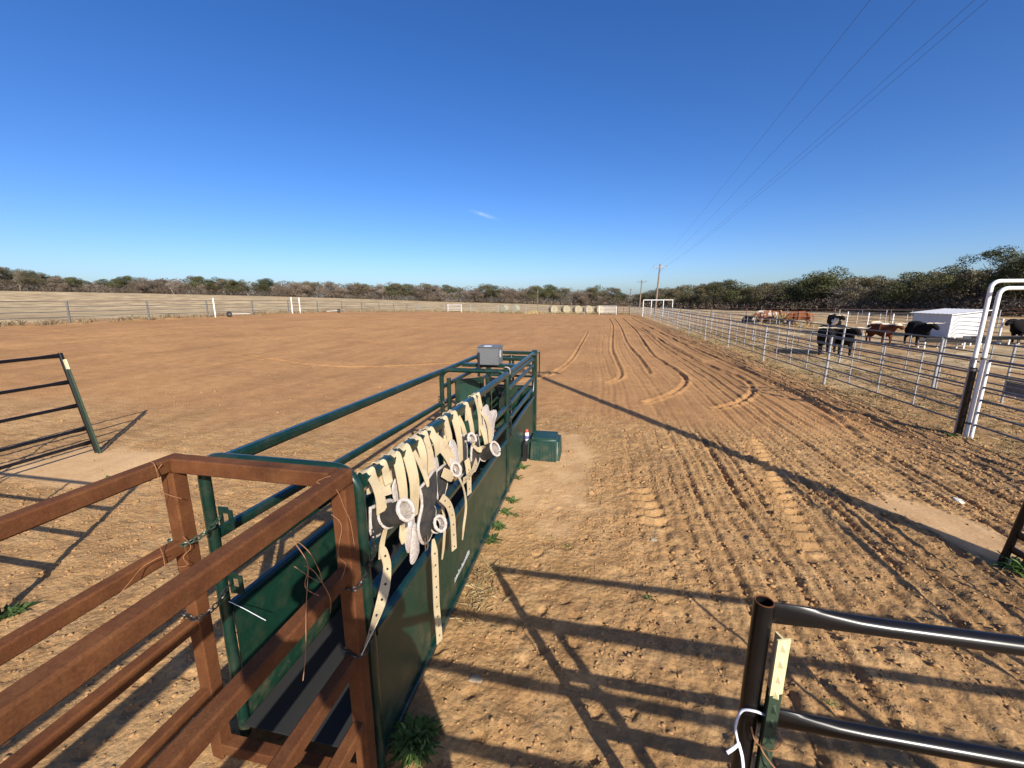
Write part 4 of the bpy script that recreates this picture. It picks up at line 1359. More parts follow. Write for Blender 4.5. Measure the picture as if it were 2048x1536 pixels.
def tpost(x, y, top, label, lean=(0, 0), cream=0.22, rz=0.0):
    z0 = gz(x, y)
    T = Thing('steel_post', (x, y, z0), label, 'steel post')
    def prof(za, zb):
        mb = MB()
        ca, sa = math.cos(rz), math.sin(rz)
        sec = [(-0.024, 0.003), (-0.024, -0.003), (0.024, -0.003), (0.024, 0.003), (0.004, 0.004), (0.004, 0.034), (-0.004, 0.034), (-0.004, 0.004)]
        vs = []
        for z in (za, zb):
            for a, b in sec:
                vs.append((x + a * ca - b * sa + lean[0] * z / 1.7, y + a * sa + b * ca + lean[1] * z / 1.7, z0 + z))
        n = len(sec)
        fs = [(i, (i + 1) % n, n + (i + 1) % n, n + i) for i in range(n)]
        fs += [(0, 1, 2, 3, 4, 7)[::-1], (4, 5, 6, 7)[::-1], tuple(n + i for i in (0, 1, 2, 3, 4, 7)), tuple(n + i for i in (4, 5, 6, 7))]
        return mb.add(vs, fs)
    T.part('shaft', prof(-0.15, top - cream), M_TPOSTG)
    T.part('cream_tip', prof(top - cream, top), M_CREAM)
    k = 0
    z = top - 0.03
    while z > 0.35:
        c = Vector((x + lean[0] * z / 1.7, y + lean[1] * z / 1.7, z0 + z)) + Vector((-math.sin(rz), math.cos(rz), 0)) * (-0.003)
        nrm = Vector((math.sin(rz), -math.cos(rz), 0))
        sd = Vector((math.cos(rz), math.sin(rz), 0))
        vs = [c - sd * 0.012 - Vector((0, 0, 0.014)), c + sd * 0.012 - Vector((0, 0, 0.014)), c + sd * 0.006 + Vector((0, 0, 0.016)), c - sd * 0.006 + Vector((0, 0, 0.016)), c + nrm * 0.013 - Vector((0, 0, 0.010))]
        T.part('stud', MB().add(vs, [(0, 1, 4), (1, 2, 4), (2, 3, 4), (3, 0, 4), (3, 2, 1, 0)]), M_CREAM if z > top - cream else M_TPOSTG)
        z -= 0.062
        k += 1
    return T

bp = black_panel('pipe_barrier', (0.60, 1.36), (4.15, 1.36), (1.555, 1.13, 0.80, 0.55, 0.30), 'black round-pipe panel with an open-topped post, lower right foreground', 1.60, stays=1)
tpost(0.655, 1.315, 1.50, 'green steel stud post with a cream tip tied to the black pipe post', rz=R(20))
tie = Thing('twine_tie', (0.60, 1.33, 1.14), 'white twine knotted round the black pipe post', 'twine')
tie.part('loop', MB().tube(spline([(0.640, 1.325, 1.17), (0.60, 1.320, 1.185), (0.565, 1.33, 1.165), (0.550, 1.325, 1.10), (0.562, 1.315, 1.04)], 6), 0.0045, 7), M_ROPE, True)
tie.part('tail', MB().ribbon(spline([(0.562, 1.315, 1.045), (0.575, 1.30, 1.00), (0.585, 1.295, 0.93)], 5), (1, 0.2, 0), 0.010, 0.003), M_ROPE, True)
tie.part('tail', MB().ribbon(spline([(0.565, 1.315, 1.04), (0.545, 1.30, 1.035), (0.520, 1.29, 1.02)], 5), (0, 0.2, 1), 0.014, 0.003), M_ROPE, True)
twine('wire_twist', [(0.598, 1.322, 1.115), (0.615, 1.305, 1.07), (0.655, 1.275, 1.085), (0.685, 1.29, 1.11), (0.67, 1.32, 1.12), (0.63, 1.31, 1.06), (0.66, 1.28, 1.02), (0.70, 1.26, 0.995)], 0.0028, M_WIRE, 'rusty wire twisted round the cream-tipped steel post', 'wire')

black_panel('pipe_barrier', (-8.36, 5.15), (-8.25, 0.6), (1.68, 1.24, 0.84, 0.44, 0.20), 'black five-rail panel leaning outward at the left edge', 1.72, 0.026, (-0.33, 0), stays=2, cat='fence panel')
tpost(-8.28, 5.13, 1.62, 'green steel post with cream tip leaning on the left black panel', (-0.34, 0), 0.16, R(-60))
black_panel('pipe_barrier', (4.06, 4.53), (4.2, 1.45), (1.50, 1.10, 0.72, 0.36, 0.20), 'black panel leg at the right edge on pale dirt', 1.62, 0.026, (0.20, 0), stays=1)
black_panel('pipe_barrier', (-4.74, 2.02), (-8.15, 2.02), (1.58, 1.20, 0.82, 0.45), 'black pipe panel outside the left edge, seen by its rail shadows', 1.62, 0.026)
black_panel('pipe_barrier', (-0.30, 0.42), (3.3, 0.36), (1.80, 1.42, 1.06, 0.70, 0.34), 'black pipe gate under the camera, seen by its rail shadows', 1.84, 0.030, stays=1, sw=0.06)

# ---------------------------------------------------------------- galvanised pen fences
STAY, RAILM, POSTM = {}, {}, {}
def unit(kind, *a):
    key = (kind,) + tuple(round(v, 3) if isinstance(v, float) else v for v in a)
    if key in POSTM:
        return POSTM[key]
    if kind == 'rail':      # along +Y, length a[0], radius a[1]
        me = MB().tube([(0, 0, 0), (0, a[0], 0)], a[1], 8).mesh('rail', smooth=True)
    elif kind == 'pipe':    # upright
        me = MB().tube([(0, 0, 0), (0, 0, a[0])], a[1], 10).mesh('pipe', smooth=True)
    elif kind == 'square':
        me = MB().square((0, 0, 0), (0, 0, a[0]), a[1], a[1]).mesh('square_post')
    POSTM[key] = me
    return me

def pen_fence(name, A, B, bay, hs, label, m_post=M_GALV, m_rail=M_GALVD, post_h=None, stays=3, pr=0.036, rr=0.020, follow=True, top_r=None, cat='pipe fence', post='pipe', jit=0.0):
    A, B = Vector((*A, 0)), Vector((*B, 0))
    n = max(1, round((B - A).length / bay))
    T = Thing(name, (A.x, A.y, gz(A.x, A.y)), label, cat)
    P = []
    for i in range(n + 1):
        p = A.lerp(B, i / n)
        P.append(Vector((p.x, p.y, float(terr(np.array([p.x]), np.array([p.y]))[0]))))
    post_h = post_h or hs[0] + 0.02
    side = (B - A).normalized().cross(Vector((0, 0, 1)))
    for i, p in enumerate(P):
        o = link('post', unit(post if post == 'pipe' else 'square', post_h + 0.2, pr), None, T.o, p - T.loc - Vector((0, 0, 0.2)))
        if not o.data.materials:
            o.data.materials.append(m_post)
        o.material_slots[0].link = 'OBJECT'
        o.material_slots[0].material = m_post
        if jit:
            o.rotation_euler = (rng.uniform(-jit, jit), rng.uniform(-jit, jit), 0)
        if i == n:
            break
        q = P[i + 1]
        d = q - p
        L = d.length
        rot = Vector((0, 1, 0)).rotation_difference(d.normalized()).to_euler()
        for k, z in enumerate(hs):
            r = (top_r or rr) if k == 0 else rr
            o = link('rail', unit('rail', L, r), None, T.o, p + Vector((0, 0, z)) - T.loc + side * (pr + r) * 0.0)
            o.rotation_euler = rot
            if not o.data.materials:
                o.data.materials.append(m_rail)
            o.material_slots[0].link = 'OBJECT'
            o.material_slots[0].material = m_rail
        for s in range(stays):
            c = p.lerp(q, (s + 1) / (stays + 1))
            o = link('stay', unit('pipe', hs[0] - hs[-1], rr * 0.8), None, T.o, c + Vector((0, 0, hs[-1])) - T.loc)
            if not o.data.materials:
                o.data.materials.append(m_post)
            o.material_slots[0].link = 'OBJECT'
            o.material_slots[0].material = m_post
    return T

HS6 = (1.50, 1.24, 1.00, 0.76, 0.52, 0.28)
pen_fence('pipe_fence', (7.02, 9.26), (7.02, 67.7), 4.87, HS6, 'galvanised six-rail pipe fence along the right side of the arena', rr=0.019, top_r=0.024, jit=0.012)
pen_fence('pipe_fence', (9.80, 14.02), (9.80, 67.5), 4.87, HS6, 'galvanised pipe fence forming the far side of the return alley', rr=0.018, top_r=0.022, post_h=1.48, jit=0.012)
pen_fence('pipe_gate', (7.08, 9.0), (7.08, 4.2), 4.8, HS6, 'galvanised six-rail gate running right from the white arch', rr=0.019, top_r=0.024, pr=0.028, m_post=M_WHITE, cat='gate')
pen_fence('pipe_gate', (9.86, 9.6), (9.80, 13.9), 4.3, HS6, 'galvanised gate across the alley behind the white arch', rr=0.018, top_r=0.02, pr=0.022, m_post=M_GALV, stays=2, cat='gate')
pen_fence('pipe_fence', (23.4, 29.5), (23.2, 44.5), 2.9, (1.45, 1.18, 0.92, 0.66, 0.40), 'white-posted pen fence behind the steers, left of the shed', rr=0.018, m_post=M_WHITE, pr=0.05, stays=1)
pen_fence('pipe_fence', (23.2, 44.5), (12.0, 46.5), 5.6, (1.30, 0.95, 0.6, 0.3), 'galvanised cross fence behind the feeding cattle', rr=0.016, stays=1)
pen_fence('pipe_fence', (28.2, 30.5), (38, 34.5), 3.6, (1.45, 1.18, 0.92, 0.66, 0.40), 'galvanised pen fence right of the white shed', rr=0.018, m_post=M_WHITE, pr=0.045, stays=1)
pen_fence('pipe_fence', (40, 47), (13.5, 72), 5.2, (1.40, 1.05, 0.7, 0.4), 'dark brown pasture fence in front of the oak wood', rr=0.022, m_post=M_BROWNPIPE, m_rail=M_BROWNPIPE, pr=0.055, stays=0)
pen_fence('pipe_fence', (24, 47.5), (33, 42), 3.4, (1.55, 1.25, 0.95, 0.65, 0.35), 'galvanised pen fence at the edge of the oak shade', rr=0.02, m_post=M_GALV, pr=0.04, stays=1)
pen_fence('pipe_fence', (-32.5, 5.7), (-32.5, 72.8), 4.93, (1.45, 1.12, 0.80, 0.48), 'thin galvanised rail fence along the left side of the arena', rr=0.018, pr=0.055, stays=0, m_post=M_GALVD, jit=0.03)
pen_fence('pipe_fence', (-32.5, 72.8), (3.2, 72.4), 4.9, (1.40, 1.1, 0.8, 0.5), 'thin galvanised fence across the far end of the arena', rr=0.014, pr=0.04, stays=1)
pen_fence('white_gate', (-26.6, 72.5), (-24.0, 72.5), 2.6, (1.42, 1.16, 0.9, 0.64, 0.38), 'white barred gate in the far arena fence, left of the bales', rr=0.026, m_post=M_WHITE, m_rail=M_WHITE, pr=0.04, stays=0, cat='gate')
pen_fence('white_gate', (0.55, 72.0), (3.35, 72.0), 2.8, (1.45, 1.22, 0.99, 0.76, 0.53, 0.3), 'white barred gate in the far arena fence, right of the bales', rr=0.026, m_post=M_WHITE, m_rail=M_WHITE, pr=0.04, stays=0, cat='gate')
pen_fence('brown_gate', (3.5, 72.0), (5.5, 72.0), 2.0, (1.40, 1.12, 0.84, 0.56, 0.3), 'rust-brown barred gate beside the far white arch', rr=0.04, m_post=M_BROWNPIPE, m_rail=M_BROWNPIPE, pr=0.05, stays=1, cat='gate')
pen_fence('pipe_fence', (5.6, 72.0), (7.0, 67.9), 2.2, HS6, 'short galvanised fence closing the far right arena corner', rr=0.018, stays=1)

def arch(name, x0, x1, y, h, label, m=M_WHITE, r=0.034, c=0.12):
    T = Thing(name, (x0, y, gz(x0, y)), label, 'gate arch')
    pts = [(x0, y, -0.1), (x0, y, h - c)]
    for k in range(1, 5):
        a = math.pi / 2 * k / 5
        pts.append((x0 + c - c * math.cos(a), y, h - c + c * math.sin(a)))
    pts += [(x0 + c, y, h), (x1 - c, y, h)]
    for k in range(1, 5):
        a = math.pi / 2 * k / 5
        pts.append((x1 - c + c * math.sin(a), y, h - c + c * math.cos(a)))
    pts += [(x1, y, h - c), (x1, y, -0.1)]
    T.part('bow', MB().tube(pts, r, 10), m, True)
    return T

a1 = arch('gate_arch', 7.06, 9.80, 9.09, 2.79, 'white pipe arch over the return alley, nearer of two')
for z in (1.52, 0.28):
    a1.part('collar', MB().lathe([(0.046, -0.02), (0.046, 0.02)], 12, (7.06, 9.09, z)), M_GALVD)
a2 = arch('gate_arch', 7.04, 9.82, 9.25, 2.92, 'white pipe arch over the return alley, farther of two')
for z in (1.50, 0.28):
    a2.part('collar', MB().lathe([(0.046, -0.02), (0.046, 0.02)], 12, (7.04, 9.25, z)), M_GALVD)
T = Thing('pipe_post', (6.98, 9.13, 0), 'dark pipe post at the foot of the white arches', 'post')
T.part('shaft', MB().tube([(6.985, 9.15, -0.1), (6.985, 9.15, 1.34)], 0.05, 14), M_BLACKPIPE, True)
T.part('clamp', MB().lathe([(0.056, -0.02), (0.056, 0.02)], 14, (6.985, 9.15, 1.3)), M_GALVD)
far1 = arch('gate_arch', 7.0, 9.9, 66.2, 2.45, 'small white pipe frame at the far end of the alley, left one', r=0.055, c=0.05)
far2 = arch('gate_arch', 8.9, 12.2, 72.0, 2.45, 'small white pipe frame at the far end of the alley, right one', r=0.055, c=0.05)
T = Thing('squeeze_gate', (10.2, 12.0, 0), 'narrow grey barred alley gate with a looped latch at the right edge', 'gate')
for z in (1.25, 1.03, 0.81, 0.59):
    T.part('bar', MB().tube([(10.2, 11.72, z), (10.2, 12.38, z)], 0.015, 8), M_GALVD, True)
T.part('kick_sheet', MB().box((10.20, 12.05, 0.42), (0.012, 0.62, 0.30)), M_GALVD)
for y in (11.72, 12.38):
    T.part('stile', MB().tube([(10.2, y, 0.0), (10.2, y, 1.52)], 0.026, 10), M_GALV, True)
T.part('latch_loop', MB().tube([(10.22, 11.60, 1.1), (10.22, 11.60, 1.62)] + [(10.22, 11.66 - 0.06 * math.cos(a), 1.62 + 0.06 * math.sin(a)) for a in (0.5, 1.0, 1.57, 2.1, 2.6)] + [(10.22, 11.72, 1.62), (10.22, 11.72, 1.45)], 0.018, 8), M_GALV, True)
for z in (1.47, 0.25):
    T.part('rail', MB().tube([(10.2, 11.72, z), (10.2, 12.38, z)], 0.018, 8), M_GALV, True)

# ---------------------------------------------------------------- white posts and wheeled rail by the left fence
def white_post(x, y, h, label):
    z = gz(x, y)
    T = Thing('marker_post', (x, y, z), label, 'post')
    T.part('shaft', MB().tube([(x, y, z - 0.1), (x, y, z + h)], 0.055, 12), M_WHITE, True)
    T.part('cap', MB().lathe([(0.062, h), (0.062, h + 0.03), (0.03, h + 0.05)], 12, (x, y, z)), M_WHITE)

white_post(-32.0, 29.9, 1.55, 'single thick white post by the left arena fence')
white_post(-32.0, 39.2, 1.65, 'left white post of the close pair by the left fence')
white_post(-32.0, 40.4, 1.65, 'right white post of the close pair by the left fence')
def wheel_rail(x, y, L, rz, label):
    z = gz(x, y)
    T = Thing('wheeled_rail', (x, y, z), label, 'gate wheel')
    d = Vector((math.cos(rz), math.sin(rz), 0))
    n = Vector((-d.y, d.x, 0))
    c = Vector((x, y, z + 0.24))
    ring = [c + (d * math.cos(a) + Vector((0, 0, 1)) * math.sin(a)) * 0.19 for a in [2 * math.pi * k / 16 for k in range(16)]]
    w = T.part('wheel', MB().tube(ring, 0.06, 8, closed=True), M_TYRE, True)
    T.part('hub', MB().tube([c - n * 0.05, c + n * 0.05], 0.12, 12), M_GALVD, True, parent=w)
    T.part('arm', MB().tube([c + Vector((0, 0, 0.02)), c + d * L + Vector((0, 0, -0.02))], 0.03, 8), M_WHITE, True)
wheel_rail(-31.6, 30.9, 1.9, R(80), 'white rail on a small black wheel beside the single white post')
wheel_rail(-31.7, 47.0, 1.8, R(-105), 'white rail on a small wheel lying past the white post pair')

# ---------------------------------------------------------------- white shed and feed bunks
def build_shed():
    C0 = Vector((22.9, 32.4, 0))
    a = R(5)
    ux, uy = Vector((math.cos(a), math.sin(a), 0)), Vector((-math.sin(a), math.cos(a), 0))
    Wd, Dp = 1.85, 3.0
    T = Thing('livestock_shed', C0, 'low white corrugated metal shed in the pen', 'shed')
    g = gz(C0.x, C0.y)
    zb = g + 0.12
    zl, zr_ = g + 1.62, g + 1.86
    def wall(p, q, za, zb_top, zc_top, name, nrm):
        n = max(8, int((q - p).length / 0.075))
        vs, fs = [], []
        for i in range(n + 1):
            t = i / n
            b = p.lerp(q, t) + nrm * (0.008 if i % 4 in (0,) else 0.0)
            top = lerp(zb_top, zc_top, t)
            vs += [(b.x, b.y, za), (b.x, b.y, top)]
        for i in range(n):
            fs.append((2 * i, 2 * i + 2, 2 * i + 3, 2 * i + 1))
        T.part(name, MB().add(vs, fs), M_WHITEM)
    c1, c2, c3 = C0 + ux * Wd, C0 + ux * Wd + uy * Dp, C0 + uy * Dp
    wall(C0, c1, zb, zl, zr_, 'wall', -uy)
    wall(c3, C0, zb, zl, zl, 'wall', -ux)
    wall(c2, c3, zb, zr_, zl, 'wall', uy)
    # roof: ribbed single slope with an overhang
    o = 0.16
    p0, p1 = C0 - ux * o - uy * o, c1 + ux * 0.32 - uy * o
    p3, p2 = c3 - ux * o + uy * o, c2 + ux * 0.32 + uy * o
    n = 40
    vs, fs = [], []
    k = (zr_ - zl) / Wd
    for i in range(n + 1):
        t = i / n
        for (a_, b_, dx) in ((p0, p3, -o), (p1, p2, Wd + 0.32)):
            q = a_.lerp(b_, t)
            vs.append((q.x, q.y, zl + k * dx + 0.03 + (0.018 if i % 4 == 0 else 0)))
    for i in range(n):
        fs.append((2 * i, 2 * i + 1, 2 * i + 3, 2 * i + 2))
    T.part('roof', MB().add(vs, fs), M_WHITEM)
    fa = MB()
    fa.square((p0.x, p0.y, zl - k * o - 0.0), (p1.x, p1.y, zl + k * (Wd + 0.32)), 0.03, 0.05)
    T.part('roof_trim', fa, M_WHITE)
    for p in (C0 + ux * 0.1 + uy * 0.1, c1 - ux * 0.1 + uy * 0.1, c2 - ux * 0.1 - uy * 0.1, c3 + ux * 0.1 - uy * 0.1):
        T.part('leg', MB().square((p.x, p.y, g - 0.1), (p.x, p.y, zl), 0.06, 0.06), M_GALVD)
    for p, q in ((C0 + uy * 0.05, c3), (c1, c2)):
        T.part('skid', MB().square((p.x, p.y, g + 0.05), (q.x, q.y, g + 0.05), 0.1, 0.12), M_BROWNPIPE)
    # small ladder-like rack on the bright side
    T.part('corner_trim', MB().square((C0.x - 0.01, C0.y - 0.03, zb), (C0.x - 0.01, C0.y - 0.03, zl), 0.07, 0.07), M_WHITE)

build_shed()

def bunk(A, B, label, m=M_BLACKPL):
    A, B = Vector((*A, 0)), Vector((*B, 0))
    g = gz(A.x, A.y)
    T = Thing('feed_bunk', (A.x, A.y, g), label, 'feed trough')
    d = (B - A).normalized()
    n = d.cross(Vector((0, 0, 1)))
    sec = [(-0.26, 0.30), (-0.18, 0.10), (0.18, 0.10), (0.26, 0.30), (0.22, 0.30), (0.15, 0.14), (-0.15, 0.14), (-0.22, 0.30)]
    sec = [(a, b + 0.22) for a, b in sec]
    T.part('trough', MB().sweep([A + Vector((0, 0, g)), B + Vector((0, 0, g))], lambda i, t: sec, up=(0, 0, 1)), m)
    k = int((B - A).length / 1.4) + 1
    for i in range(k + 1):
        p = A.lerp(B, i / k)
        for s in (-1, 1):
            q = p + n * 0.2 * s
            T.part('leg', MB().square((q.x, q.y, g - 0.05), (q.x, q.y, g + 0.34), 0.07, 0.07), M_WHITE)
    return T

bunk((20.9, 28.2), (26.4, 29.5), 'long dark feed trough on white legs in front of the white shed')
bunk((17.4, 26.2), (20.2, 26.4), 'short dark feed trough on white legs beside the black steer', M_TYRE)

# ---------------------------------------------------------------- round bales and loose hay
def bale_mesh(seed):
    rr = random.Random(seed)
    mb = MB()
    n, m = 28, 8
    vs = []
    for j in range(m + 1):
        t = -0.62 + 1.24 * j / m
        k = 1.0 if 0 < j < m else 0.95
        for i in range(n):
            a = 2 * math.pi * i / n
            r = 0.74 * k * (1 + rr.uniform(-0.025, 0.025)) * (0.94 if math.sin(a) < -0.9 else 1)
            vs.append((r * math.cos(a), t, 0.72 + r * math.sin(a)))
    fs = [(j * n + i, j * n + (i + 1) % n, (j + 1) * n + (i + 1) % n, (j + 1) * n + i) for j in range(m) for i in range(n)]
    b0 = len(vs)
    for j, t in ((0, -0.64), (m, 0.64)):
        for q in (0.6, 0.2):
            for i in range(n):
                a = 2 * math.pi * i / n
                vs.append((0.74 * q * math.cos(a), t + rr.uniform(-.02, .02), 0.72 + 0.74 * q * math.sin(a)))
    for e, j in ((0, 0), (1, m)):
        o1 = b0 + e * 2 * n
        for i in range(n):
            k = (i + 1) % n
            fs.append((j * n + i, j * n + k, o1 + k, o1 + i))
            fs.append((o1 + i, o1 + k, o1 + n + k, o1 + n + i))
        fs.append(tuple(o1 + n + i for i in range(n)))
    mb.add(vs, fs)
    return mb.mesh('round_bale')

BM = [bale_mesh(s) for s in (1, 2, 3)]
BMG = [bale_mesh(s) for s in (4, 5)]
names = ['leftmost', 'second', 'third', 'fourth', 'rightmost']
for k, px in enumerate((-7.9, -5.6, -3.45, -1.5, 0.55)):
    y = 78.0 + 0.2 * math.sin(k * 2)
    o = link('round_bale', BM[k % 3], M_BALE, None, (px, y, gz(px, y) - 0.02), R(28 + 9 * math.sin(k * 3.1)))
    lab = {0: 'leftmost of the five round straw-coloured bales behind the far fence', 4: 'rightmost of the five round bales, touching the white barred gate', 2: 'middle one of the five round bales behind the far fence'}.get(k, names[k] + ' from the left of the five round bales behind the far fence')
    tag(o, lab, 'hay bale', 'five round bales')
for k, px in enumerate((-16.9, -14.8)):
    o = link('round_bale', BMG[k], M_BALEG, None, (px, 76.5, gz(px, 76.5) - 0.02), R(-20))
    tag(o, ('left' if k == 0 else 'right') + ' of the two greyish netted bales in the far left group', 'hay bale', 'two greyish bales')

def hay_pile(x, y, rx, ry, h, label, n=1500, name='hay_pile'):
    z = gz(x, y)
    T = Thing(name, (x, y, z), label, 'hay')
    mb = MB()
    N, Mq = 22, 7
    vs = [(x, y, z + h)]
    fs = []
    rr = random.Random(int(x * 10))
    for j in range(1, Mq + 1):
        for i in range(N):
            a = 2 * math.pi * i / N
            t = j / Mq
            k = 1 + 0.18 * rr.uniform(-1, 1)
            vs.append((x + rx * t * k * math.cos(a), y + ry * t * k * math.sin(a), z + h * (math.cos(t * math.pi / 2) ** 0.8) * rr.uniform(0.85, 1.1) - 0.03 * t))
    for i in range(N):
        k = (i + 1) % N
        fs.append((0, 1 + i, 1 + k))
        for j in range(Mq - 1):
            a = 1 + j * N
            fs.append((a + i, a + N + i, a + N + k, a + k))
    mb.add(vs, fs)
    T.part('mound', mb, M_STRAW2)
    st = MB()
    for _ in range(n):
        a, t = rr.uniform(0, 2 * math.pi), math.sqrt(rr.random())
        px, py = x + rx * t * math.cos(a) * 1.1, y + ry * t * math.sin(a) * 1.1
        pz = z + h * max(0, math.cos(min(1, t) * math.pi / 2)) ** 0.8 + rr.uniform(-.02, .05)
        d = Vector((rr.uniform(-1, 1), rr.uniform(-1, 1), rr.uniform(-.4, .6))).normalized() * rr.uniform(.1, .3)
        p = Vector((px, py, pz))
        w = d.cross(Vector((0, 0, 1))).normalized() * 0.012
        st.add([p - d - w, p + d - w, p + d + w, p - d + w], [(0, 1, 2, 3)])
    o = T.part('stalks', st, M_STRAW)
    o['kind'] = 'stuff'

hay_pile(18.3, 51.0, 1.7, 1.3, 1.25, 'big loose hay pile behind the red and white cattle')
hay_pile(18.9, 47.3, 1.2, 1.0, 1.0, 'smaller hay heap between the red cattle')
hay_pile(-11.3, 74.6, 2.3, 0.9, 0.45, 'low pale straw heap by the far fence between the bale groups', 600)

# ---------------------------------------------------------------- skinned bodies
def skin_mesh(name, nodes, edges, root, sub=2, smooth=0):
    keys = list(nodes)
    idx = {k: i for i, k in enumerate(keys)}
    me = bpy.data.meshes.new(name + '_cage')
    me.from_pydata([nodes[k][0] for k in keys], [(idx[a], idx[b]) for a, b in edges], [])
    o = bpy.data.objects.new(name + '_cage', me)
    COL.objects.link(o)
    o.modifiers.new('skin', 'SKIN')
    if not me.skin_vertices:
        b = bmesh.new()
        b.from_mesh(me)
        b.verts.layers.skin.verify()
        b.to_mesh(me)
        b.free()
    sv = me.skin_vertices[0].data
    for k in keys:
        r = nodes[k][1]
        sv[idx[k]].radius = r if isinstance(r, tuple) else (r, r)
        sv[idx[k]].use_root = (k == root)
    s = o.modifiers.new('sub', 'SUBSURF')
    s.levels = sub
    s.render_levels = sub
    if smooth:
        sm = o.modifiers.new('smooth', 'SMOOTH')
        sm.factor = 0.5
        sm.iterations = smooth
    dg = bpy.context.evaluated_depsgraph_get()
    out = bpy.data.meshes.new_from_object(o.evaluated_get(dg))
    out.name = name
    smooth_mesh(out, 180)
    bpy.data.objects.remove(o)
    bpy.data.meshes.remove(me)
    return out

def cow_mesh(pose, turn=0.0):
    dz = -0.0
    head = {'stand': [(0.74, 1.08), (0.93, 1.18), (1.07, 1.07), (1.19, 0.93)],
            'graze': [(0.82, 0.86), (1.00, 0.64), (1.08, 0.46), (1.14, 0.28)],
            'lying': [(0.78, 1.10), (0.98, 1.22), (1.12, 1.10), (1.24, 0.96)]}[pose]
    def hp(i):
        x, z = head[i]
        t = turn * (x - 0.6)
        return (0.6 + (x - 0.6) * math.cos(t), (x - 0.6) * math.sin(t) * 1.2, z)
    N = {'mid': ((-0.12, 0, 0.86), (0.34, 0.40)), 'loin': ((-0.44, 0, 0.94), (0.28, 0.31)), 'rump': ((-0.68, 0, 0.96), (0.23, 0.27)),
         'chest': ((0.22, 0, 0.86), (0.32, 0.41)), 'shoulder': ((0.44, 0, 0.93), (0.27, 0.38)), 'brisket': ((0.60, 0, 0.96), (0.20, 0.32)),
         'neck': (hp(0), (0.17, 0.24)), 'poll': (hp(1), (0.15, 0.16)), 'face': (hp(2), (0.115, 0.125)), 'muzzle': (hp(3), (0.105, 0.10)),
         'butt': ((-0.80, 0, 0.93), (0.15, 0.20)), 'tail0': ((-0.88, 0, 1.06), 0.045), 'tail1': ((-0.95, 0, 0.80), 0.025), 'tail2': ((-0.96, 0.02, 0.48), 0.022), 'tail3': ((-0.95, 0.03, 0.34), 0.05)}
    E_ = [('mid', 'loin'), ('loin', 'rump'), ('mid', 'chest'), ('chest', 'shoulder'), ('shoulder', 'brisket'), ('brisket', 'neck'), ('neck', 'poll'), ('poll', 'face'), ('face', 'muzzle'),
          ('rump', 'butt'), ('butt', 'tail0'), ('tail0', 'tail1'), ('tail1', 'tail2'), ('tail2', 'tail3')]
    if pose == 'lying':
        sh = 0.62
        for s in (-1, 1):
            k = 'R' if s < 0 else 'L'
            N.update({'fa' + k: ((0.45, s * 0.20, 0.80), 0.12), 'fk' + k: ((0.80, s * 0.24, 0.70), 0.06), 'ff' + k: ((0.50, s * 0.28, 0.66), 0.045),
                      'ha' + k: ((-0.50, s * 0.26, 0.82), 0.15), 'hh' + k: ((-0.15, s * 0.36, 0.72), 0.07), 'hf' + k: ((-0.50, s * 0.40, 0.66), 0.045)})
            E_ += [('shoulder', 'fa' + k), ('fa' + k, 'fk' + k), ('fk' + k, 'ff' + k), ('rump', 'ha' + k), ('ha' + k, 'hh' + k), ('hh' + k, 'hf' + k)]
    else:
        for s in (-1, 1):
            k = 'R' if s < 0 else 'L'
            st = 0.07 * s
            N.update({'fa' + k: ((0.42, s * 0.17, 0.62), (0.11, 0.13)), 'fk' + k: ((0.44 + st, s * 0.17, 0.34), 0.062), 'fp' + k: ((0.43 + st, s * 0.17, 0.11), 0.048), 'ff' + k: ((0.47 + st, s * 0.17, 0.035), 0.058),
                      'ha' + k: ((-0.60, s * 0.18, 0.70), (0.15, 0.20)), 'hs' + k: ((-0.56 - st, s * 0.18, 0.52), (0.095, 0.11)), 'hh' + k: ((-0.74 - st, s * 0.17, 0.38), 0.062), 'hp' + k: ((-0.70 - st, s * 0.17, 0.11), 0.048), 'hf' + k: ((-0.66 - st, s * 0.17, 0.035), 0.058)})
            E_ += [('shoulder', 'fa' + k), ('fa' + k, 'fk' + k), ('fk' + k, 'fp' + k), ('fp' + k, 'ff' + k), ('rump', 'ha' + k), ('ha' + k, 'hs' + k), ('hs' + k, 'hh' + k), ('hh' + k, 'hp' + k), ('hp' + k, 'hf' + k)]
    me = skin_mesh('body', N, E_, 'mid', 2, 3)
    # ears, horns
    P = Vector(hp(1))
    fx = (Vector(hp(2)) - Vector(hp(1))).normalized()
    sd = Vector((-math.sin(turn * 0.44), math.cos(turn * 0.44), 0))
    horns, ears = MB(), MB()
    up = Vector((0, 0, 1))
    for s in (-1, 1):
        horns.tube(spline([P + sd * s * 0.01 + up * 0.06, P + sd * s * 0.17 + up * 0.09, P + sd * s * 0.32 + up * 0.10 + fx * 0.04, P + sd * s * 0.43 + up * 0.15 + fx * 0.10, P + sd * s * 0.48 + up * 0.24 + fx * 0.14], 4),
                   [0.040 - 0.032 * i / 16 for i in range(17)], 8)
        ears.sweep([P + sd * s * 0.07 + up * 0.01, P + sd * s * 0.15 + up * 0.0, P + sd * s * 0.25 - up * 0.03], lambda i, t: [(a * (0.022, 0.045, 0.008)[i], b * 0.012) for a, b in ((1, 0), (0, 1), (-1, 0), (0, -1))], up=(0, 0, 1))
    return me, horns.mesh('horns', smooth=True), ears.mesh('ears', smooth=True)

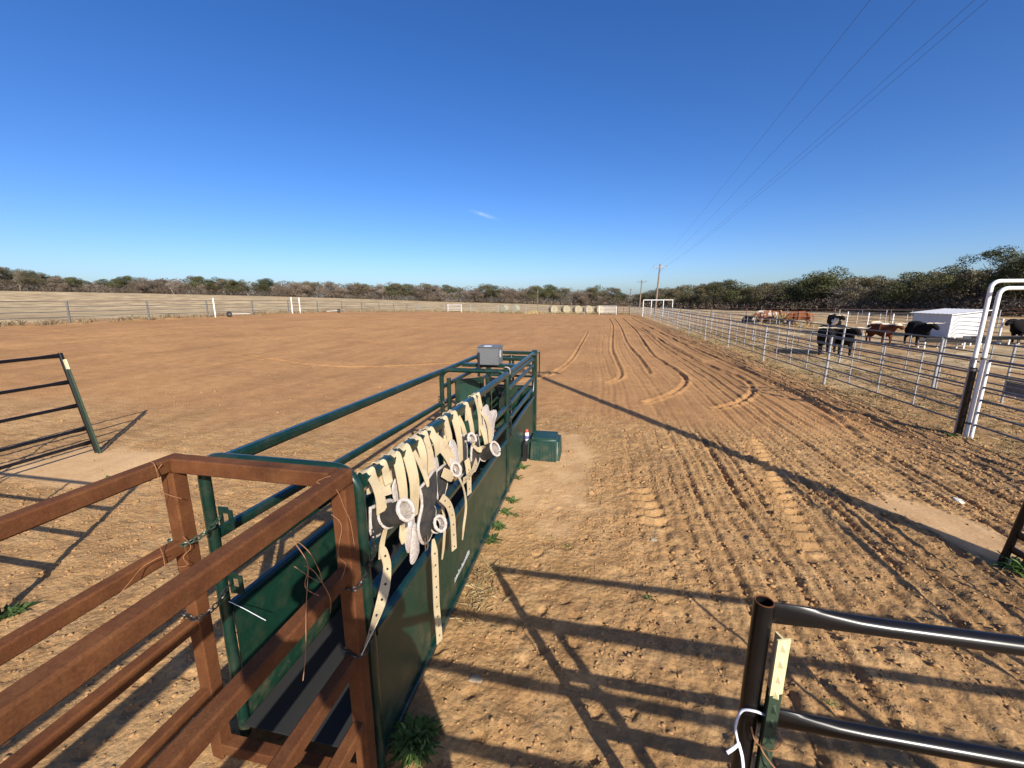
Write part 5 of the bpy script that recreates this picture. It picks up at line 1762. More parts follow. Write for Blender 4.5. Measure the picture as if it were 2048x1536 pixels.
COWS = {}
def cow(x, y, heading, pose, hide, label, scale=1.0, turn=0.0, horns=True, sink=0.0):
    key = (pose, turn)
    if key not in COWS:
        COWS[key] = cow_mesh(pose, turn)
    body, hn, er = COWS[key]
    z = gz(x, y)
    e = bpy.data.objects.new('steer', None)
    COL.objects.link(e)
    e.location = (x, y, z - (0.50 * scale if pose == 'lying' else 0) - sink)
    e.rotation_euler = (0, 0, R(heading))
    scale *= 0.95
    e.scale = (scale,) * 3
    tag(e, label, 'steer', 'cattle in the pens')
    for nm, me, m in (('body', body, hide), ('horns', hn, M_HORN), ('ears', er, hide)):
        if nm == 'horns' and not horns:
            continue
        if not me.materials:
            me.materials.append(m)
        o = link(nm, me, None, e)
        o.material_slots[0].link = 'OBJECT'
        o.material_slots[0].material = m

cow(10.60, 21.7, -118, 'stand', H_BLACK, 'black steer with pale horns facing the camera, left of the close black pair', 1.12, 0.5)
cow(11.35, 22.0, -92, 'stand', H_BLACK, 'black steer with a dark-tipped horn facing right, right of the close black pair', 1.12, 0.3)
cow(16.2, 27.6, -76, 'stand', H_BROWN, 'dark brown steer with a white-patched back, tail toward the black pair', 1.05, 0.4)
cow(17.9, 27.4, -95, 'stand', H_BLACK, 'black steer with pale horns standing before the white shed', 1.10, 0.6)
cow(18.4, 36.9, -100, 'stand', H_BW, 'black and white steer seen end-on behind the black pair', 1.15, 0.6)
cow(19.7, 45.6, 172, 'graze', H_RED, 'red steer with a pale rump standing broadside, right of the hay', 1.2, horns=False)
cow(17.8, 48.6, 165, 'graze', H_REDW, 'red and white speckled steer eating from the big hay pile', 1.2, horns=False)
cow(18.9, 49.2, 150, 'graze', H_RED, 'red steer half hidden between the two hay piles', 1.15, horns=False)
cow(16.6, 50.2, 30, 'lying', H_BLACK, 'black steer lying in the shade left of the hay piles', 1.05)
cow(24.7, 29.6, 195, 'stand', H_BLACK, 'black steer standing at the right edge behind the white arches', 1.2, horns=False)
cow(25.1, 27.6, 185, 'lying', H_BLACK, 'black steer lying in front of the standing one at the right edge', 1.15, horns=False)

# ---------------------------------------------------------------- utility poles and wires
def pole(x, y, h, label, lean=(0, 0), arm=1.25, arm_m=M_WOODP, r=0.15, name='utility_pole'):
    z = gz(x, y)
    T = Thing(name, (x, y, z), label, 'utility pole')
    T.part('shaft', MB().tube([(x, y, z - 0.3), (x + lean[0] * .5, y + lean[1] * .5, z + h / 2), (x + lean[0], y + lean[1], z + h)], [r, r * 0.85, r * 0.7], 12), M_WOODP, True)
    cx, cy = x + lean[0] * 0.94, y + lean[1] * 0.94
    T.part('crossarm', MB().square((cx - arm, cy - r, z + h - 0.55), (cx + arm, cy - r, z + h - 0.55), 0.11, 0.13), arm_m)
    for dx in (-arm + 0.1, -arm * 0.15, arm - 0.25, arm - 0.02):
        T.part('insulator', MB().lathe([(0.03, 0.0), (0.055, 0.04), (0.035, 0.10), (0.05, 0.14), (0.02, 0.2)], 8, (cx + dx, cy - r, z + h - 0.48)), M_GALVD)
    T.part('brace', MB().square((cx - arm * 0.6, cy - r, z + h - 0.6), (cx, cy - r * 0.9, z + h - 1.15), 0.03, 0.03), M_GALVD)
    T.part('brace', MB().square((cx + arm * 0.6, cy - r, z + h - 0.6), (cx, cy - r * 0.9, z + h - 1.15), 0.03, 0.03), M_GALVD)
    return Vector((cx, cy, z + h - 0.30))

pA = pole(5.05, 3.2, 8.9, 'tall power pole outside the right edge, throwing the long shadow', (0.60, 0), arm=1.2)
pB = pole(10.2, 77.1, 8.55, 'nearer utility pole with a white crossarm at the far end of the arena', (0.35, 0), 1.15, M_GALV, 0.17)
pC = pole(12.3, 126, 8.2, 'second utility pole with a T crossarm farther down the line', (0.25, 0), 1.3, M_WOODP, 0.2)
pole(14.5, 190, 7.5, 'faint third utility pole in front of the far trees', arm=0.5, r=0.2)
pole(-12.2, 88.0, 4.6, 'thin short pole behind the far fence, left of the bales', arm=0.12, r=0.08)
for dx, nm in ((-1.05, 'leftmost'), (-0.18, 'second from left'), (0.95, 'third from left'), (1.2, 'rightmost')):
    T = Thing('power_line', pA + Vector((dx, 0, 0)), nm + ' overhead power line running from upper right to the far poles', 'power line')
    for a, b, sag in ((pA, pB, 0.55), (pB, pC, 0.6)):
        pts = []
        for k in range(33):
            t = k / 32
            p = (a + Vector((dx, 0, 0))).lerp(b + Vector((dx * (0.95 if b is pB else 1.0), 0, 0)), t)
            p.z -= sag * 4 * t * (1 - t)
            pts.append(p)
        T.part('span', MB().tube(pts, 0.0042, 5), M_CABLE, True)
    back = []
    for k in range(9):
        t = k / 8
        p = (pA + Vector((dx, 0, 0))).lerp(pA + Vector((dx - 2.2, -46, 0.3)), t)
        p.z -= 1.2 * t * (1 - t)
        back.append(p)
    T.part('span', MB().tube(back, 0.0042, 5), M_CABLE, True)

# ---------------------------------------------------------------- trees
def leaf_cloud(quads, name):
    """quads: list of (centre, normal-ish, size, tint) -> mesh with a tint attribute"""
    n = len(quads)
    c = np.array([q[0] for q in quads])
    nr = np.array([q[1] for q in quads])
    s = np.array([q[2] for q in quads])[:, None]
    t = np.array([q[3] for q in quads])
    nr = nr / (np.linalg.norm(nr, axis=1, keepdims=True) + 1e-9)
    a = nrng.normal(size=(n, 3))
    u = np.cross(nr, a)
    u /= np.linalg.norm(u, axis=1, keepdims=True) + 1e-9
    v = np.cross(nr, u)
    k = nrng.uniform(0.6, 1.0, (n, 1))
    V = np.stack([c - u * s, c - v * s * k * 0.6, c + u * s, c + v * s * k * 0.6], 1).reshape(-1, 3)
    me = bpy.data.meshes.new(name)
    me.from_pydata(V.tolist(), [], np.arange(4 * n).reshape(-1, 4).tolist())
    at = me.attributes.new('tint', 'FLOAT', 'POINT')
    at.data.foreach_set('value', np.repeat(t, 4).astype(np.float32))
    return me

def branch_mesh(rr, height, spread, depth, trunk_r, levels, twigs=True, split=3, first=0.25, gnarl=0.25):
    mb = MB()
    tips = []
    def grow_b(p, d, L, r, lev):
        n = 4
        pts, rad = [p], [r]
        q, dd = p.copy(), d.copy()
        for i in range(n):
            dd = (dd + Vector((rr.uniform(-1, 1), rr.uniform(-1, 1), rr.uniform(-.6, .8))) * gnarl).normalized()
            q = q + dd * L / n
            pts.append(q.copy())
            rad.append(r * (1 - 0.55 * (i + 1) / n))
        mb.tube(pts, rad, 7 if lev == 0 else (5 if lev == 1 else 3), caps=False)
        if lev >= levels:
            tips.append((q, dd))
            return
        k = split + (1 if rr.random() < 0.5 else 0)
        for i in range(k):
            t = rr.uniform(0.45, 1.0) if lev else rr.uniform(0.6, 1.0)
            j = min(n - 1, int(t * n))
            base = pts[j].lerp(pts[j + 1], t * n - j) if j < n else pts[-1]
            a = rr.uniform(0, 2 * math.pi)
            out = Vector((math.cos(a) * spread, math.sin(a) * spread, rr.uniform(0.25, 0.9)))
            nd = (dd * 0.6 + out).normalized()
            grow_b(base, nd, L * rr.uniform(0.6, 0.85), max(0.012, r * rr.uniform(0.40, 0.58)), lev + 1)
    grow_b(Vector((0, 0, -0.15)), Vector((rr.uniform(-.15, .15), rr.uniform(-.15, .15), 1)), height * first, trunk_r, 0)
    return mb, tips

def make_tree(kind, seed):
    rr = random.Random(seed)
    if kind in ('oak', 'olive', 'brown', 'big'):
        H, Wd = (7.0, 4.2) if kind != 'big' else (9.0, 6.0)
        if kind == 'brown':
            H, Wd = 5.4, 3.9
        mb, tips = branch_mesh(rr, H, 1.0, 0, 0.26 if kind != 'big' else 0.42, 2 if kind != 'big' else 3, split=4, first=0.36, gnarl=0.22)
        quads = []
        lobes = []
        for k in range(20 if kind != 'big' else 26):
            a = rr.uniform(0, 2 * math.pi)
            t = math.sqrt(rr.random())
            zc = rr.uniform(0.30, 0.92) if kind != 'big' else rr.uniform(0.46, 0.95)
            k_ = (1 - 0.75 * max(0, (zc - 0.5) / 0.5) ** 1.6)
            lobes.append((Vector((Wd * 0.78 * t * math.cos(a) * k_, Wd * 0.78 * t * math.sin(a) * k_, H * zc)), rr.uniform(0.7, 1.35) * (1.0 if kind != 'big' else 0.95)))
        if kind == 'brown':
            lobes += [(Vector((rr.uniform(-3, 3), rr.uniform(-3, 3), rr.uniform(0.6, 1.4))), 1.0) for _ in range(6)]
        for c, r in lobes:
            base_t = rr.uniform(0.15, 0.7)
            m = int((230 if kind != 'big' else 330) * r * r)
            for _ in range(m):
                d = Vector((rr.gauss(0, 1), rr.gauss(0, 1), rr.gauss(0, 1))).normalized()
                q = c + Vector((d.x * r * 1.15, d.y * r * 1.15, d.z * r * 0.72)) * rr.uniform(0.55, 1.08)
                nn = d + Vector((rr.uniform(-1, 1), rr.uniform(-1, 1), rr.uniform(-.5, 1)))
                quads.append((tuple(q), tuple(nn), rr.uniform(0.07, 0.17) * (1.0 if kind != 'big' else 0.85), min(1, max(0, base_t + rr.uniform(-.22, .3)))))
        crown = leaf_cloud(quads, 'crown')
        return mb.mesh('trunk'), crown, H
    if kind == 'bare':
        H = 6.2
        mb, tips = branch_mesh(rr, H, 0.9, 0, 0.20, 2, split=4, first=0.34, gnarl=0.2)
        cm = MB()
        for p, d in tips:
            for _ in range(13):
                q = p - d * rr.uniform(0, 1.2)
                dd = (d * 0.5 + Vector((rr.uniform(-1, 1), rr.uniform(-1, 1), rr.uniform(-.3, 1)))).normalized()
                L = rr.uniform(0.5, 1.2)
                mid = q + dd * L * 0.5 + Vector((rr.uniform(-.1, .1), rr.uniform(-.1, .1), rr.uniform(-.05, .12)))
                end = q + dd * L
                w = dd.cross(Vector((rr.uniform(-1, 1), rr.uniform(-1, 1), rr.uniform(-1, 1)))).normalized() * rr.uniform(0.012, 0.024)
                cm.add([q - w, q + w, mid + w * .8, end, mid - w * .8], [(0, 1, 2, 3, 4)])
                for _ in range(3):
                    e2 = mid + (dd + Vector((rr.uniform(-1, 1), rr.uniform(-1, 1), rr.uniform(-.4, 1))) * 1.1).normalized() * L * 0.55
                    w2 = w * 0.8
                    cm.add([mid - w2, mid + w2, e2], [(0, 1, 2)])
        return mb.mesh('trunk'), cm.mesh('crown'), H
    raise ValueError(kind)

TREES = {'oak': [make_tree('oak', s) for s in (1, 2, 3, 4)], 'olive': [make_tree('olive', s) for s in (11, 12, 13)], 'brown': [make_tree('brown', s) for s in (21, 22, 23)],
         'bare': [make_tree('bare', s) for s in (31, 32, 33)], 'big': [make_tree('big', 41)]}
LEAFM = {'oak': M_OAK, 'olive': M_OLIVE, 'brown': M_BROWNL, 'bare': M_TWIG, 'big': M_OAK}
KNAME = {'oak': 'dark green live oak', 'olive': 'olive-green bushy tree', 'brown': 'grey-brown leafless thicket tree', 'bare': 'bare grey-twigged tree', 'big': 'tall spreading live oak'}

def polar(px, depth):
    """ground point on the bearing profile used for the terrain"""
    b = math.atan((px - 1024) * math.cos(R(11.71)) / 820.0)
    r = depth / math.cos(b)
    return r * math.sin(b - R(YAW)), r * math.cos(b - R(YAW))

_TOPX = [-150, 0, 60, 130, 200, 300, 380, 470, 560, 650, 750, 850, 950, 1000, 1060, 1100, 1150, 1200, 1240, 1265, 1300, 1350, 1430, 1500, 1550, 1600, 1640, 1700, 1760, 1800, 1860, 1920, 2100]
_TOPY = [542, 541, 541, 553, 561, 553, 556, 561, 560, 563, 566, 568, 573, 571, 574, 570, 577, 570, 586, 588, 578, 574, 563, 572, 562, 560, 552, 549, 556, 552, 540, 534, 520]

def landmark(px):
    for lim, s in ((150, 'at the left end of the treeline'), (310, 'beyond the two nearest left fence posts'), (480, 'behind the single white post'), (640, 'behind the pair of white posts'),
                   (800, 'beyond the left field corner'), (945, 'left of the far white gate'), (1085, 'behind the greyish bales'), (1210, 'behind the five round bales'), (1290, 'behind the farther utility poles'),
                   (1400, 'right of the nearer utility pole'), (1500, 'left of the big hay pile'), (1620, 'behind the red cattle'), (1740, 'behind the black pair of steers'), (1840, 'left of the white shed'), (1990, 'behind the white shed'), (9999, 'at the right edge')):
        if px < lim:
            return s

tree_specs = []
trng = random.Random(77)
px = -70.0
while px < 2150:
    dep = float(np.interp(px, _PX, _DEP)) + trng.uniform(-2, 7)
    if px < 560:
        kind = trng.choice(['oak', 'olive', 'brown', 'oak', 'bare', 'brown'])
    elif px < 760:
        kind = trng.choice(['brown', 'brown', 'olive', 'bare', 'brown'])
    elif px < 1290:
        kind = trng.choice(['oak', 'bare', 'brown', 'bare', 'olive', 'brown'])
    elif px < 1560:
        kind = trng.choice(['oak', 'oak', 'olive', 'bare', 'oak'])
    else:
        kind = trng.choice(['oak', 'oak', 'oak', 'olive', 'bare'])
    if abs(px - 1100) < 14:
        kind = 'oak'
    tree_specs.append((px, dep, kind))
    px += 2.6 * 820 / dep * trng.uniform(0.85, 1.3)
tree_specs = [s for s in tree_specs if not (1905 < s[0] < 2035 and s[1] < 62)]
spec_px = sorted(tree_specs)
from collections import Counter, defaultdict
count = Counter((landmark(s[0]), s[2]) for s in spec_px)
seen = defaultdict(int)
ORD = ['first', 'second', 'third', 'fourth', 'fifth', 'sixth', 'seventh', 'eighth', 'ninth', 'tenth', 'eleventh', 'twelfth']

def plant_tree(px, dep, kind, label, hscale=None, group='trees of the far treeline', var=None):
    x, y = polar(px, dep)
    z = float(terr(np.array([x]), np.array([y]))[0])
    tm, cm, H = TREES[kind][trng.randrange(len(TREES[kind])) if var is None else var]
    top = float(np.interp(px, _TOPX, _TOPY))
    ztop = 2.6 + (598 - top) / 820.0 * dep
    want = max(3.0, ztop - z) * trng.uniform(0.95, 1.15) if hscale is None else hscale
    if kind == 'brown':
        want *= trng.uniform(0.72, 0.98)
    if kind == 'bare':
        want *= trng.uniform(0.95, 1.15)
    if kind == 'oak' and hscale is None:
        want *= trng.uniform(0.88, 1.10)
    s = want / (H * 1.03)
    e = bpy.data.objects.new('bare_tree' if kind == 'bare' else ('thicket_tree' if kind == 'brown' else 'oak_tree'), None)
    COL.objects.link(e)
    e.location = (x, y, z)
    e.rotation_euler = (0, 0, trng.uniform(0, 6.28))
    sx = s * trng.uniform(1.0, 1.25)
    e.scale = (sx, sx, s)
    tag(e, label, 'tree', group)
    link('trunk', tm, M_BARK if kind != 'bare' else M_TWIG, e)
    link('crown', cm, LEAFM[kind], e)
    return e

for px, dep, kind in spec_px:
    lm = landmark(px)
    n = count[(lm, kind)]
    i = seen[(lm, kind)]
    seen[(lm, kind)] += 1
    if n == 1:
        lab = KNAME[kind] + ' ' + lm
    else:
        lab = ORD[i] + ' from the left, ' + KNAME[kind] + ' ' + lm
    plant_tree(px, dep, kind, lab)
plant_tree(1975, 56, 'big', 'tallest spreading live oak with dark forked trunk beside the white arches', 9.0, 'trees of the far treeline', 0)
plant_tree(2075, 50, 'big', 'broad live oak reaching into the right edge of the frame', 8.2, 'trees of the far treeline', 0)

# the wood behind the front rank and the scrub at its foot: one mass
def far_wood():
    wr = np.random.default_rng(3)
    cs, ns, sz, tn, gb = [], [], [], [], []
    px = -420.0
    while px < 2500:
        dep = float(np.interp(px, _PX, _DEP))
        top = float(np.interp(px, _TOPX, _TOPY))
        for back, k, frac in ((8, 260, 0.88), (18, 220, 1.0), (-2.0, 160, 0.36), (2.5, 180, 0.55)):
            d2 = dep + back + wr.uniform(-2, 2)
            x, y = polar(px + wr.uniform(-6, 6), d2)
            z = float(terr(np.array([x]), np.array([y]))[0])
            h = max(1.5, (2.6 + (598 - top) / 820.0 * dep) - z) * frac * wr.uniform(0.75, 1.05)
            kk = int(k * min(2.2, (110 / dep) ** 1.0))
            dirs = wr.normal(size=(kk, 3))
            dirs /= np.linalg.norm(dirs, axis=1, keepdims=True)
            q = np.stack([x + dirs[:, 0] * 2.6, y + dirs[:, 1] * 2.6, z + h * 0.5 + dirs[:, 2] * h * 0.52], 1)
            q[:, 2] = np.maximum(q[:, 2], z + 0.05)
            cs.append(q)
            ns.append(dirs + wr.uniform(-.8, .8, (kk, 3)))
            sz.append(wr.uniform(0.16, 0.42, kk) * (1.0 if back > 5 else 0.6))
            tn.append(np.clip(wr.uniform(0.1, 0.75) + wr.uniform(-.2, .2, kk), 0, 1))
        px += 1.6 * 820 / dep
    c, n_, s_, t_ = np.concatenate(cs), np.concatenate(ns), np.concatenate(sz), np.concatenate(tn)
    me = leaf_cloud([(c[i], n_[i], s_[i], t_[i]) for i in range(len(c))], 'far_wood')
    o = link('far_wood', me, M_BROWNL)
    tag(o, 'grey-brown wood and scrub filling in behind the treeline', 'wood', kind='stuff')

far_wood()

# ---------------------------------------------------------------- weeds, tufts, dry grass
def rosette(x, y, r, n, label, h=0.035, lw=0.5, name='weed', m=M_WEED, cat='weed', group='green weeds on the dirt'):
    z = gz(x, y)
    rr = random.Random(int(x * 977 + y * 331))
    V, F, Tn = [], [], []
    for k in range(n):
        a = rr.uniform(0, 2 * math.pi)
        L = r * rr.uniform(0.35, 1.0)
        base = Vector((rr.uniform(-.3, .3) * r, rr.uniform(-.3, .3) * r, 0.0))
        d = Vector((math.cos(a), math.sin(a), 0))
        sd = Vector((-d.y, d.x, 0))
        up = rr.uniform(0.2, 1.0) * h
        segs = 4
        o = len(V)
        w = L * rr.uniform(0.12, 0.24) * lw
        t = rr.random()
        for i in range(segs + 1):
            u = i / segs
            p = base + d * L * u + Vector((0, 0, 0.008 + up * math.sin(u * 2.2)))
            ww = w * math.sin(math.pi * min(0.97, 0.12 + 0.85 * u)) * (0.75 if i % 2 else 1.15)
            V += [p - sd * ww, p + sd * ww]
            Tn += [t, t]
        for i in range(segs):
            F.append((o + 2 * i, o + 2 * i + 1, o + 2 * i + 3, o + 2 * i + 2))
    me = bpy.data.meshes.new(name)
    me.from_pydata([tuple(v) for v in V], [], F)
    at = me.attributes.new('tint', 'FLOAT', 'POINT')
    at.data.foreach_set('value', Tn)
    o = link(name, me, m, None, (x, y, z))
    tag(o, label, cat, group)

rosette(-0.98, 4.86, 0.12, 34, 'feathery green weed at the foot of the chute middle post')
rosette(-1.0, 4.55, 0.11, 26, 'feathery green weed just below the one at the chute middle post')
rosette(-1.02, 4.22, 0.13, 34, 'green weed by the chute sheet near the worn white stencil')
rosette(-1.02, 3.92, 0.13, 34, 'lowest of the feathery weeds along the chute sheet')
rosette(-0.86, 4.48, 0.07, 16, 'tiny green weed on the pale dirt right of the chute weeds')
rosette(-1.05, 5.55, 0.12, 30, 'green weed behind the chute middle post')
rosette(-1.04, 5.95, 0.13, 34, 'green weed between the chute and the green tub')
rosette(-0.93, 1.78, 0.15, 260, 'bushy bright green weed in the shade at the rusted corner', 0.12, lw=0.62)
rosette(-1.5, 1.35, 0.16, 60, 'dim green weed inside the alley mouth', 0.15)
rosette(-4.7, 2.1, 0.16, 40, 'green weed at the left edge among the rail shadows', 0.05)
rosette(-0.2, 4.0, 0.06, 14, 'tiny green sprig in the middle of the trampled dirt')
rosette(4.12, 4.42, 0.20, 60, 'green weed at the foot of the black leg at the right edge', 0.12)
rosette(-6.9, 4.35, 0.14, 26, 'low green sprig on the pale dirt under the left panel', 0.03)
rosette(6.75, 9.0, 0.14, 30, 'green tuft at the foot of the white arches', 0.06)
rosette(1.6, 2.55, 0.05, 12, 'tiny green sprig beside the cream-tipped post shadow')
rosette(0.55, 3.3, 0.05, 12, 'tiny green sprig between the first two furrows')

def grass_stuff(name, pts, label, hmin, hmax, per, m=M_DRYG, flat=0.5, w=0.006):
    rr = np.random.default_rng(len(pts) + 9)
    P = np.repeat(np.array(pts), per, axis=0)
    n = len(P)
    P[:, :2] += rr.normal(0, 0.06, (n, 2))
    z = height(P[:, 0], P[:, 1])
    h = rr.uniform(hmin, hmax, n)
    a = rr.uniform(0, 2 * np.pi, n)
    d = np.stack([np.cos(a), np.sin(a)], 1)
    lean = rr.uniform(0.1, flat * 2, n)
    sd = np.stack([-d[:, 1], d[:, 0]], 1) * w * rr.uniform(0.7, 1.4, (n, 1))
    b = np.column_stack([P[:, :2], z - 0.005])
    mid = b + np.column_stack([d * (h * lean * 0.35)[:, None], h * 0.6])
    tip = b + np.column_stack([d * (h * lean)[:, None], h])
    S = np.column_stack([sd, np.zeros(n)])
    V = np.stack([b - S, b + S, mid + S * 0.8, tip, mid - S * 0.8], 1).reshape(-1, 3)
    me = bpy.data.meshes.new(name)
    me.from_pydata(V.tolist(), [], np.arange(5 * n).reshape(-1, 5).tolist())
    at = me.attributes.new('tint', 'FLOAT', 'POINT')
    at.data.foreach_set('value', np.repeat(rr.random(n), 5).astype(np.float32))
    o = link(name, me, m)
    tag(o, label, 'grass', kind='stuff')

grr = np.random.default_rng(8)
pts = [(-32.6 + 0.35 * grr.normal(), grr.uniform(14, 74)) for _ in range(620)]
grass_stuff('fence_grass', pts, 'dry weeds growing along the left arena fence', 0.06, 0.36, 6, w=0.012, m=M_DRYG2)
pts = []
while len(pts) < 2600:
    x, y = 6.7 + grr.exponential(3.5), grr.uniform(5, 40)
    if x < 26 and vnoise(np.array([x / 1.3]), np.array([y / 1.3]), 87)[0] > -0.25 - 0.3 * (x < 7.6):
        pts.append((x, y))
grass_stuff('pen_grass', pts, 'short dry grass and straw lying in the pens', 0.02, 0.09, 7, flat=1.6, w=0.008)
pts = [(grr.uniform(-48, 6), grr.uniform(73.2, 75.5)) for _ in range(900)]
grass_stuff('end_fence_grass', pts, 'dry weeds along the far arena fence', 0.10, 0.40, 5, w=0.03)
pts = [(-0.98 + abs(grr.normal(0, 0.10)), 3.15 + grr.normal(0, 0.22)) for _ in range(60)]
grass_stuff('dead_grass_tuft', pts, 'flattened dead grass tuft beside the chute sheet', 0.015, 0.06, 7, flat=1.3, w=0.0014)
pts = [(grr.uniform(16.2, 23), 44 + grr.uniform(0, 9)) for _ in range(800)]
grass_stuff('feeding_straw', pts, 'scattered pale straw around the hay piles', 0.03, 0.16, 6, m=M_DRYG, flat=1.6, w=0.02)

# ---------------------------------------------------------------- loose clods and stones
def clods():
    cr = np.random.default_rng(21)
    ico = bmesh.new()
    bmesh.ops.create_icosphere(ico, subdivisions=1, radius=1.0)
    iv = np.array([v.co[:] for v in ico.verts])
    ifc = np.array([[v.index for v in f.verts] for f in ico.faces])
    ico.free()
    X, Y, S = [], [], []
    def scatter(n, x0, x1, y0, y1, s0, s1, keep):
        x, y = cr.uniform(x0, x1, n), cr.uniform(y0, y1, n)
        s = s0 * (s1 / s0) ** (cr.random(n) ** 2.2)
        k = keep(x, y) > cr.random(n)
        X.append(x[k]); Y.append(y[k]); S.append(s[k])
    def soft(x, y):
        a, h, b, p = masks(x, y)
        return (1 - p * 0.95) * (1 - 0.6 * h) * (0.35 + 0.65 * ss(vnoise(x * 2.2, y * 2.2, 5) + 0.5))
    scatter(20000, -1.0, 6.8, 1.3, 6.2, 0.004, 0.016, soft)
    scatter(9000, -0.4, 6.8, 5.5, 10.0, 0.005, 0.022, soft)
    scatter(14000, -8.0, -2.05, 1.2, 6.2, 0.004, 0.018, soft)
    scatter(16000, 0.5, 6.9, 1.3, 8.5, 0.009, 0.034, lambda x, y: 0.95 * ss(-grooves(x, y, 0.27, 0.05, 3) * 1.6 - 0.2) * ss((vnoise(x * 1.1, y * 0.6, 15) + 0.6)))
    scatter(3500, -12, 6.5, 6, 16, 0.008, 0.030, lambda x, y: 0.25 + 0 * x)
    scatter(4000, 5.4, 7.2, 6, 30, 0.010, 0.035, lambda x, y: 0.8 + 0 * x)
    scatter(3500, 7.2, 14, 7, 30, 0.010, 0.035, lambda x, y: 0.6 + 0 * x)
    x, y, s = np.concatenate(X), np.concatenate(Y), np.concatenate(S)
    n = len(x)
    z = height(x, y)
    jit = 1 + cr.uniform(-0.5, 0.5, (n, len(iv), 1))
    sc = s[:, None, None] * np.stack([cr.uniform(.8, 1.3, n), cr.uniform(.8, 1.3, n), cr.uniform(.5, .85, n)], 1)[:, None, :]
    V = iv[None] * jit * sc + np.stack([x, y, z + s * 0.22], 1)[:, None, :]
    F = ifc[None] + (np.arange(n) * len(iv))[:, None, None]
    me = bpy.data.meshes.new('dirt_clods')
    V = V.reshape(-1, 3).astype(np.float32)
    F = F.reshape(-1, 3).astype(np.int32)
    me.vertices.add(len(V))
    me.vertices.foreach_set('co', V.ravel())
    me.loops.add(len(F) * 3)
    me.loops.foreach_set('vertex_index', F.ravel())
    me.polygons.add(len(F))
    me.polygons.foreach_set('loop_start', (np.arange(len(F)) * 3).astype(np.int32))
    me.update(calc_edges=True)
    me.validate()
    m = mat('dirt_clod', (0.27, 0.150, 0.068), (0.40, 0.240, 0.110), rough=0.95, scale=2.5, c3=(0.52, 0.36, 0.19), contrast=(0.35, 0.66), spec=0.15)
    o = link('dirt_clods', me, m)
    tag(o, 'loose dirt clods and pebbles strewn over the near ground', 'dirt clods', kind='stuff')

clods()

def stone(x, y, s, label, m=M_STONE, flat=0.45):
    b = bmesh.new()
    bmesh.ops.create_icosphere(b, subdivisions=2, radius=1.0)
    rr = random.Random(int(x * 100))
    for v in b.verts:
        v.co = Vector((v.co.x * s[0], v.co.y * s[1], v.co.z * s[2])) * rr.uniform(0.85, 1.12)
    me = bpy.data.meshes.new('stone')
    b.to_mesh(me)
    b.free()
    o = link('stone', me, m, None, (x, y, gz(x, y) + s[2] * 0.3), R(rr.uniform(0, 90)))
    tag(o, label, 'stone', 'pale stones on the dirt')

stone(-0.72, 2.28, (0.055, 0.028, 0.02), 'flat pale stone in the shadows near the bright green weed')
stone(4.75, 6.0, (0.10, 0.05, 0.015), 'bright flat pale stone on the churned dirt at the right', mat('chalky_stone', (0.66, 0.62, 0.50), rough=0.9))
stone(0.72, 4.28, (0.04, 0.025, 0.02), 'small pale stone lying in the furrows')
stone(-6.6, 4.9, (0.06, 0.04, 0.02), 'pale stone under the left black panel')

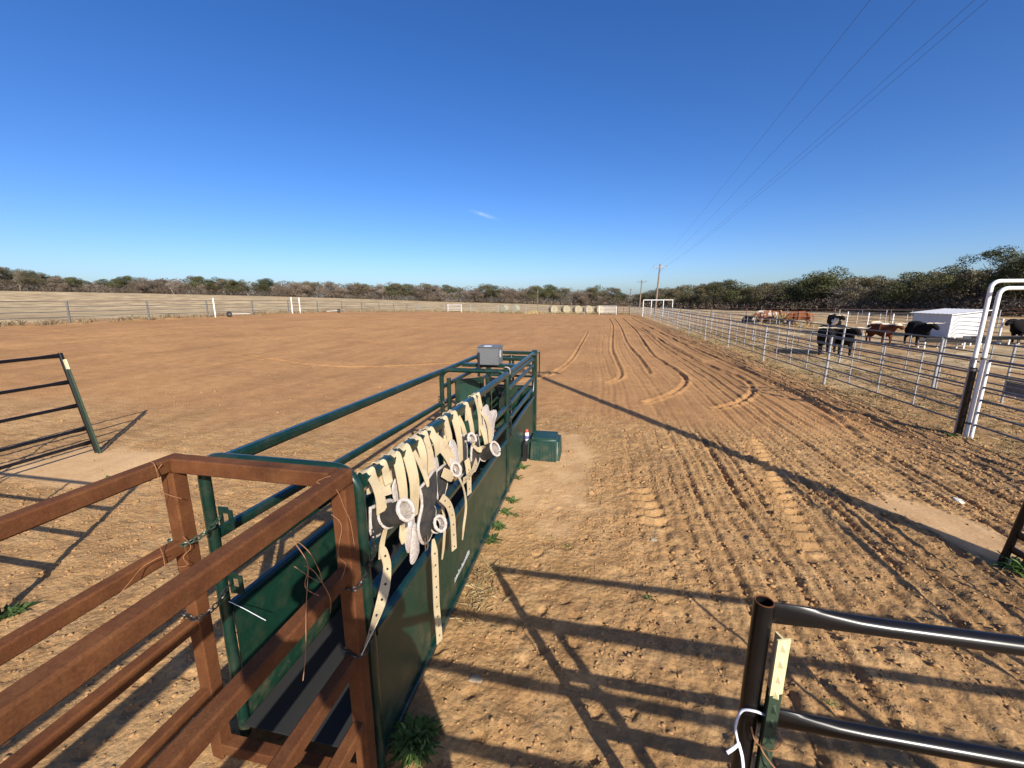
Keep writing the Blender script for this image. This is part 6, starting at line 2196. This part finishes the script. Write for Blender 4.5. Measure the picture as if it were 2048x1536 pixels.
# ---------------------------------------------------------------- the person behind the camera, seen by shadow
def person():
    fz = 0.73
    N = {'pelvis': ((0.12, 0.16, 1.50), (0.24, 0.17)), 'waist': ((0.12, 0.08, 1.74), (0.25, 0.17)), 'chest': ((0.07, -0.06, 2.02), (0.28, 0.17)), 'neckb': ((0, -0.14, 2.24), (0.10, 0.09)),
         'neck': ((0, -0.15, 2.32), 0.06), 'head': ((0, -0.14, 2.45), (0.080, 0.10)), 'crown': ((0, -0.15, 2.53), (0.075, 0.085))}
    E_ = [('pelvis', 'waist'), ('waist', 'chest'), ('chest', 'neckb'), ('neckb', 'neck'), ('neck', 'head'), ('head', 'crown')]
    for s in (-1, 1):
        k = 'L' if s < 0 else 'R'
        N.update({'hip' + k: ((0.12 + s * 0.12, 0.17, 1.40), (0.13, 0.13)), 'knee' + k: ((0.12 + s * 0.16, 0.24, 1.12), 0.09), 'ankle' + k: ((0.08 + s * 0.15, 0.16, 0.82), 0.055), 'heel' + k: ((s * 0.13, 0.17, fz + 0.045), 0.045), 'toe' + k: ((s * 0.15, 0.40, fz + 0.055), 0.038),
                  'sh' + k: ((s * 0.20, -0.18, 2.20), 0.075), 'elb' + k: ((s * 0.40, -0.10, 2.26), 0.058), 'wr' + k: ((s * 0.115, -0.055, 2.565), 0.032), 'palm' + k: ((s * 0.095, -0.05, 2.60), (0.022, 0.036))})
        E_ += [('pelvis', 'hip' + k), ('hip' + k, 'knee' + k), ('knee' + k, 'ankle' + k), ('ankle' + k, 'heel' + k), ('heel' + k, 'toe' + k), ('chest', 'sh' + k), ('sh' + k, 'elb' + k), ('elb' + k, 'wr' + k), ('wr' + k, 'palm' + k)]
        for f in range(4):
            zf = 2.635 - 0.018 * f
            N['f%d' % f + k] = ((s * 0.092, -0.075 - 0.0 * f, zf), 0.009)
            N['g%d' % f + k] = ((s * 0.066, -0.082, zf + 0.004), 0.008)
            E_ += [('palm' + k, 'f%d' % f + k), ('f%d' % f + k, 'g%d' % f + k)]
    me = skin_mesh('body', N, E_, 'pelvis', 1)
    me.materials.append(M_SHIRT)
    me.materials.append(M_CLOTH)
    me.materials.append(M_SKIN)
    for p in me.polygons:
        c = p.center
        p.material_index = 1 if c.z < 1.66 else (2 if (c.z > 2.29 and abs(c.x) < 0.11) or c.z > 2.54 else 0)
    e = bpy.data.objects.new('person', None)
    COL.objects.link(e)
    tag(e, 'person in dark jacket and jeans standing on the gate taking the picture', 'person')
    e.location = (0, 0, 0)
    link('body', me, None, e)
    b = bmesh.new()
    bmesh.ops.create_uvsphere(b, u_segments=16, v_segments=10, radius=1)
    for v in b.verts:
        v.co = Vector((v.co.x * 0.092, v.co.y * 0.115 - 0.165, max(v.co.z, -0.25) * 0.10 + 2.50))
    hm = bpy.data.meshes.new('hair')
    b.to_mesh(hm)
    b.free()
    link('hair', hm, M_HAIR, e)
    ph = MB().box((0, -0.072, 2.615), (0.145, 0.009, 0.07))
    o = link('phone', ph.mesh('phone', (0, -0.072, 2.615)), M_BLACKPL)
    o.location = (0, -0.072, 2.615)
    tag(o, 'black phone held up by the person behind the gate', 'phone')

person()
print('objects', len(bpy.data.objects), 'tris', sum(len(m.loops) - 2 * len(m.polygons) for m in bpy.data.meshes))
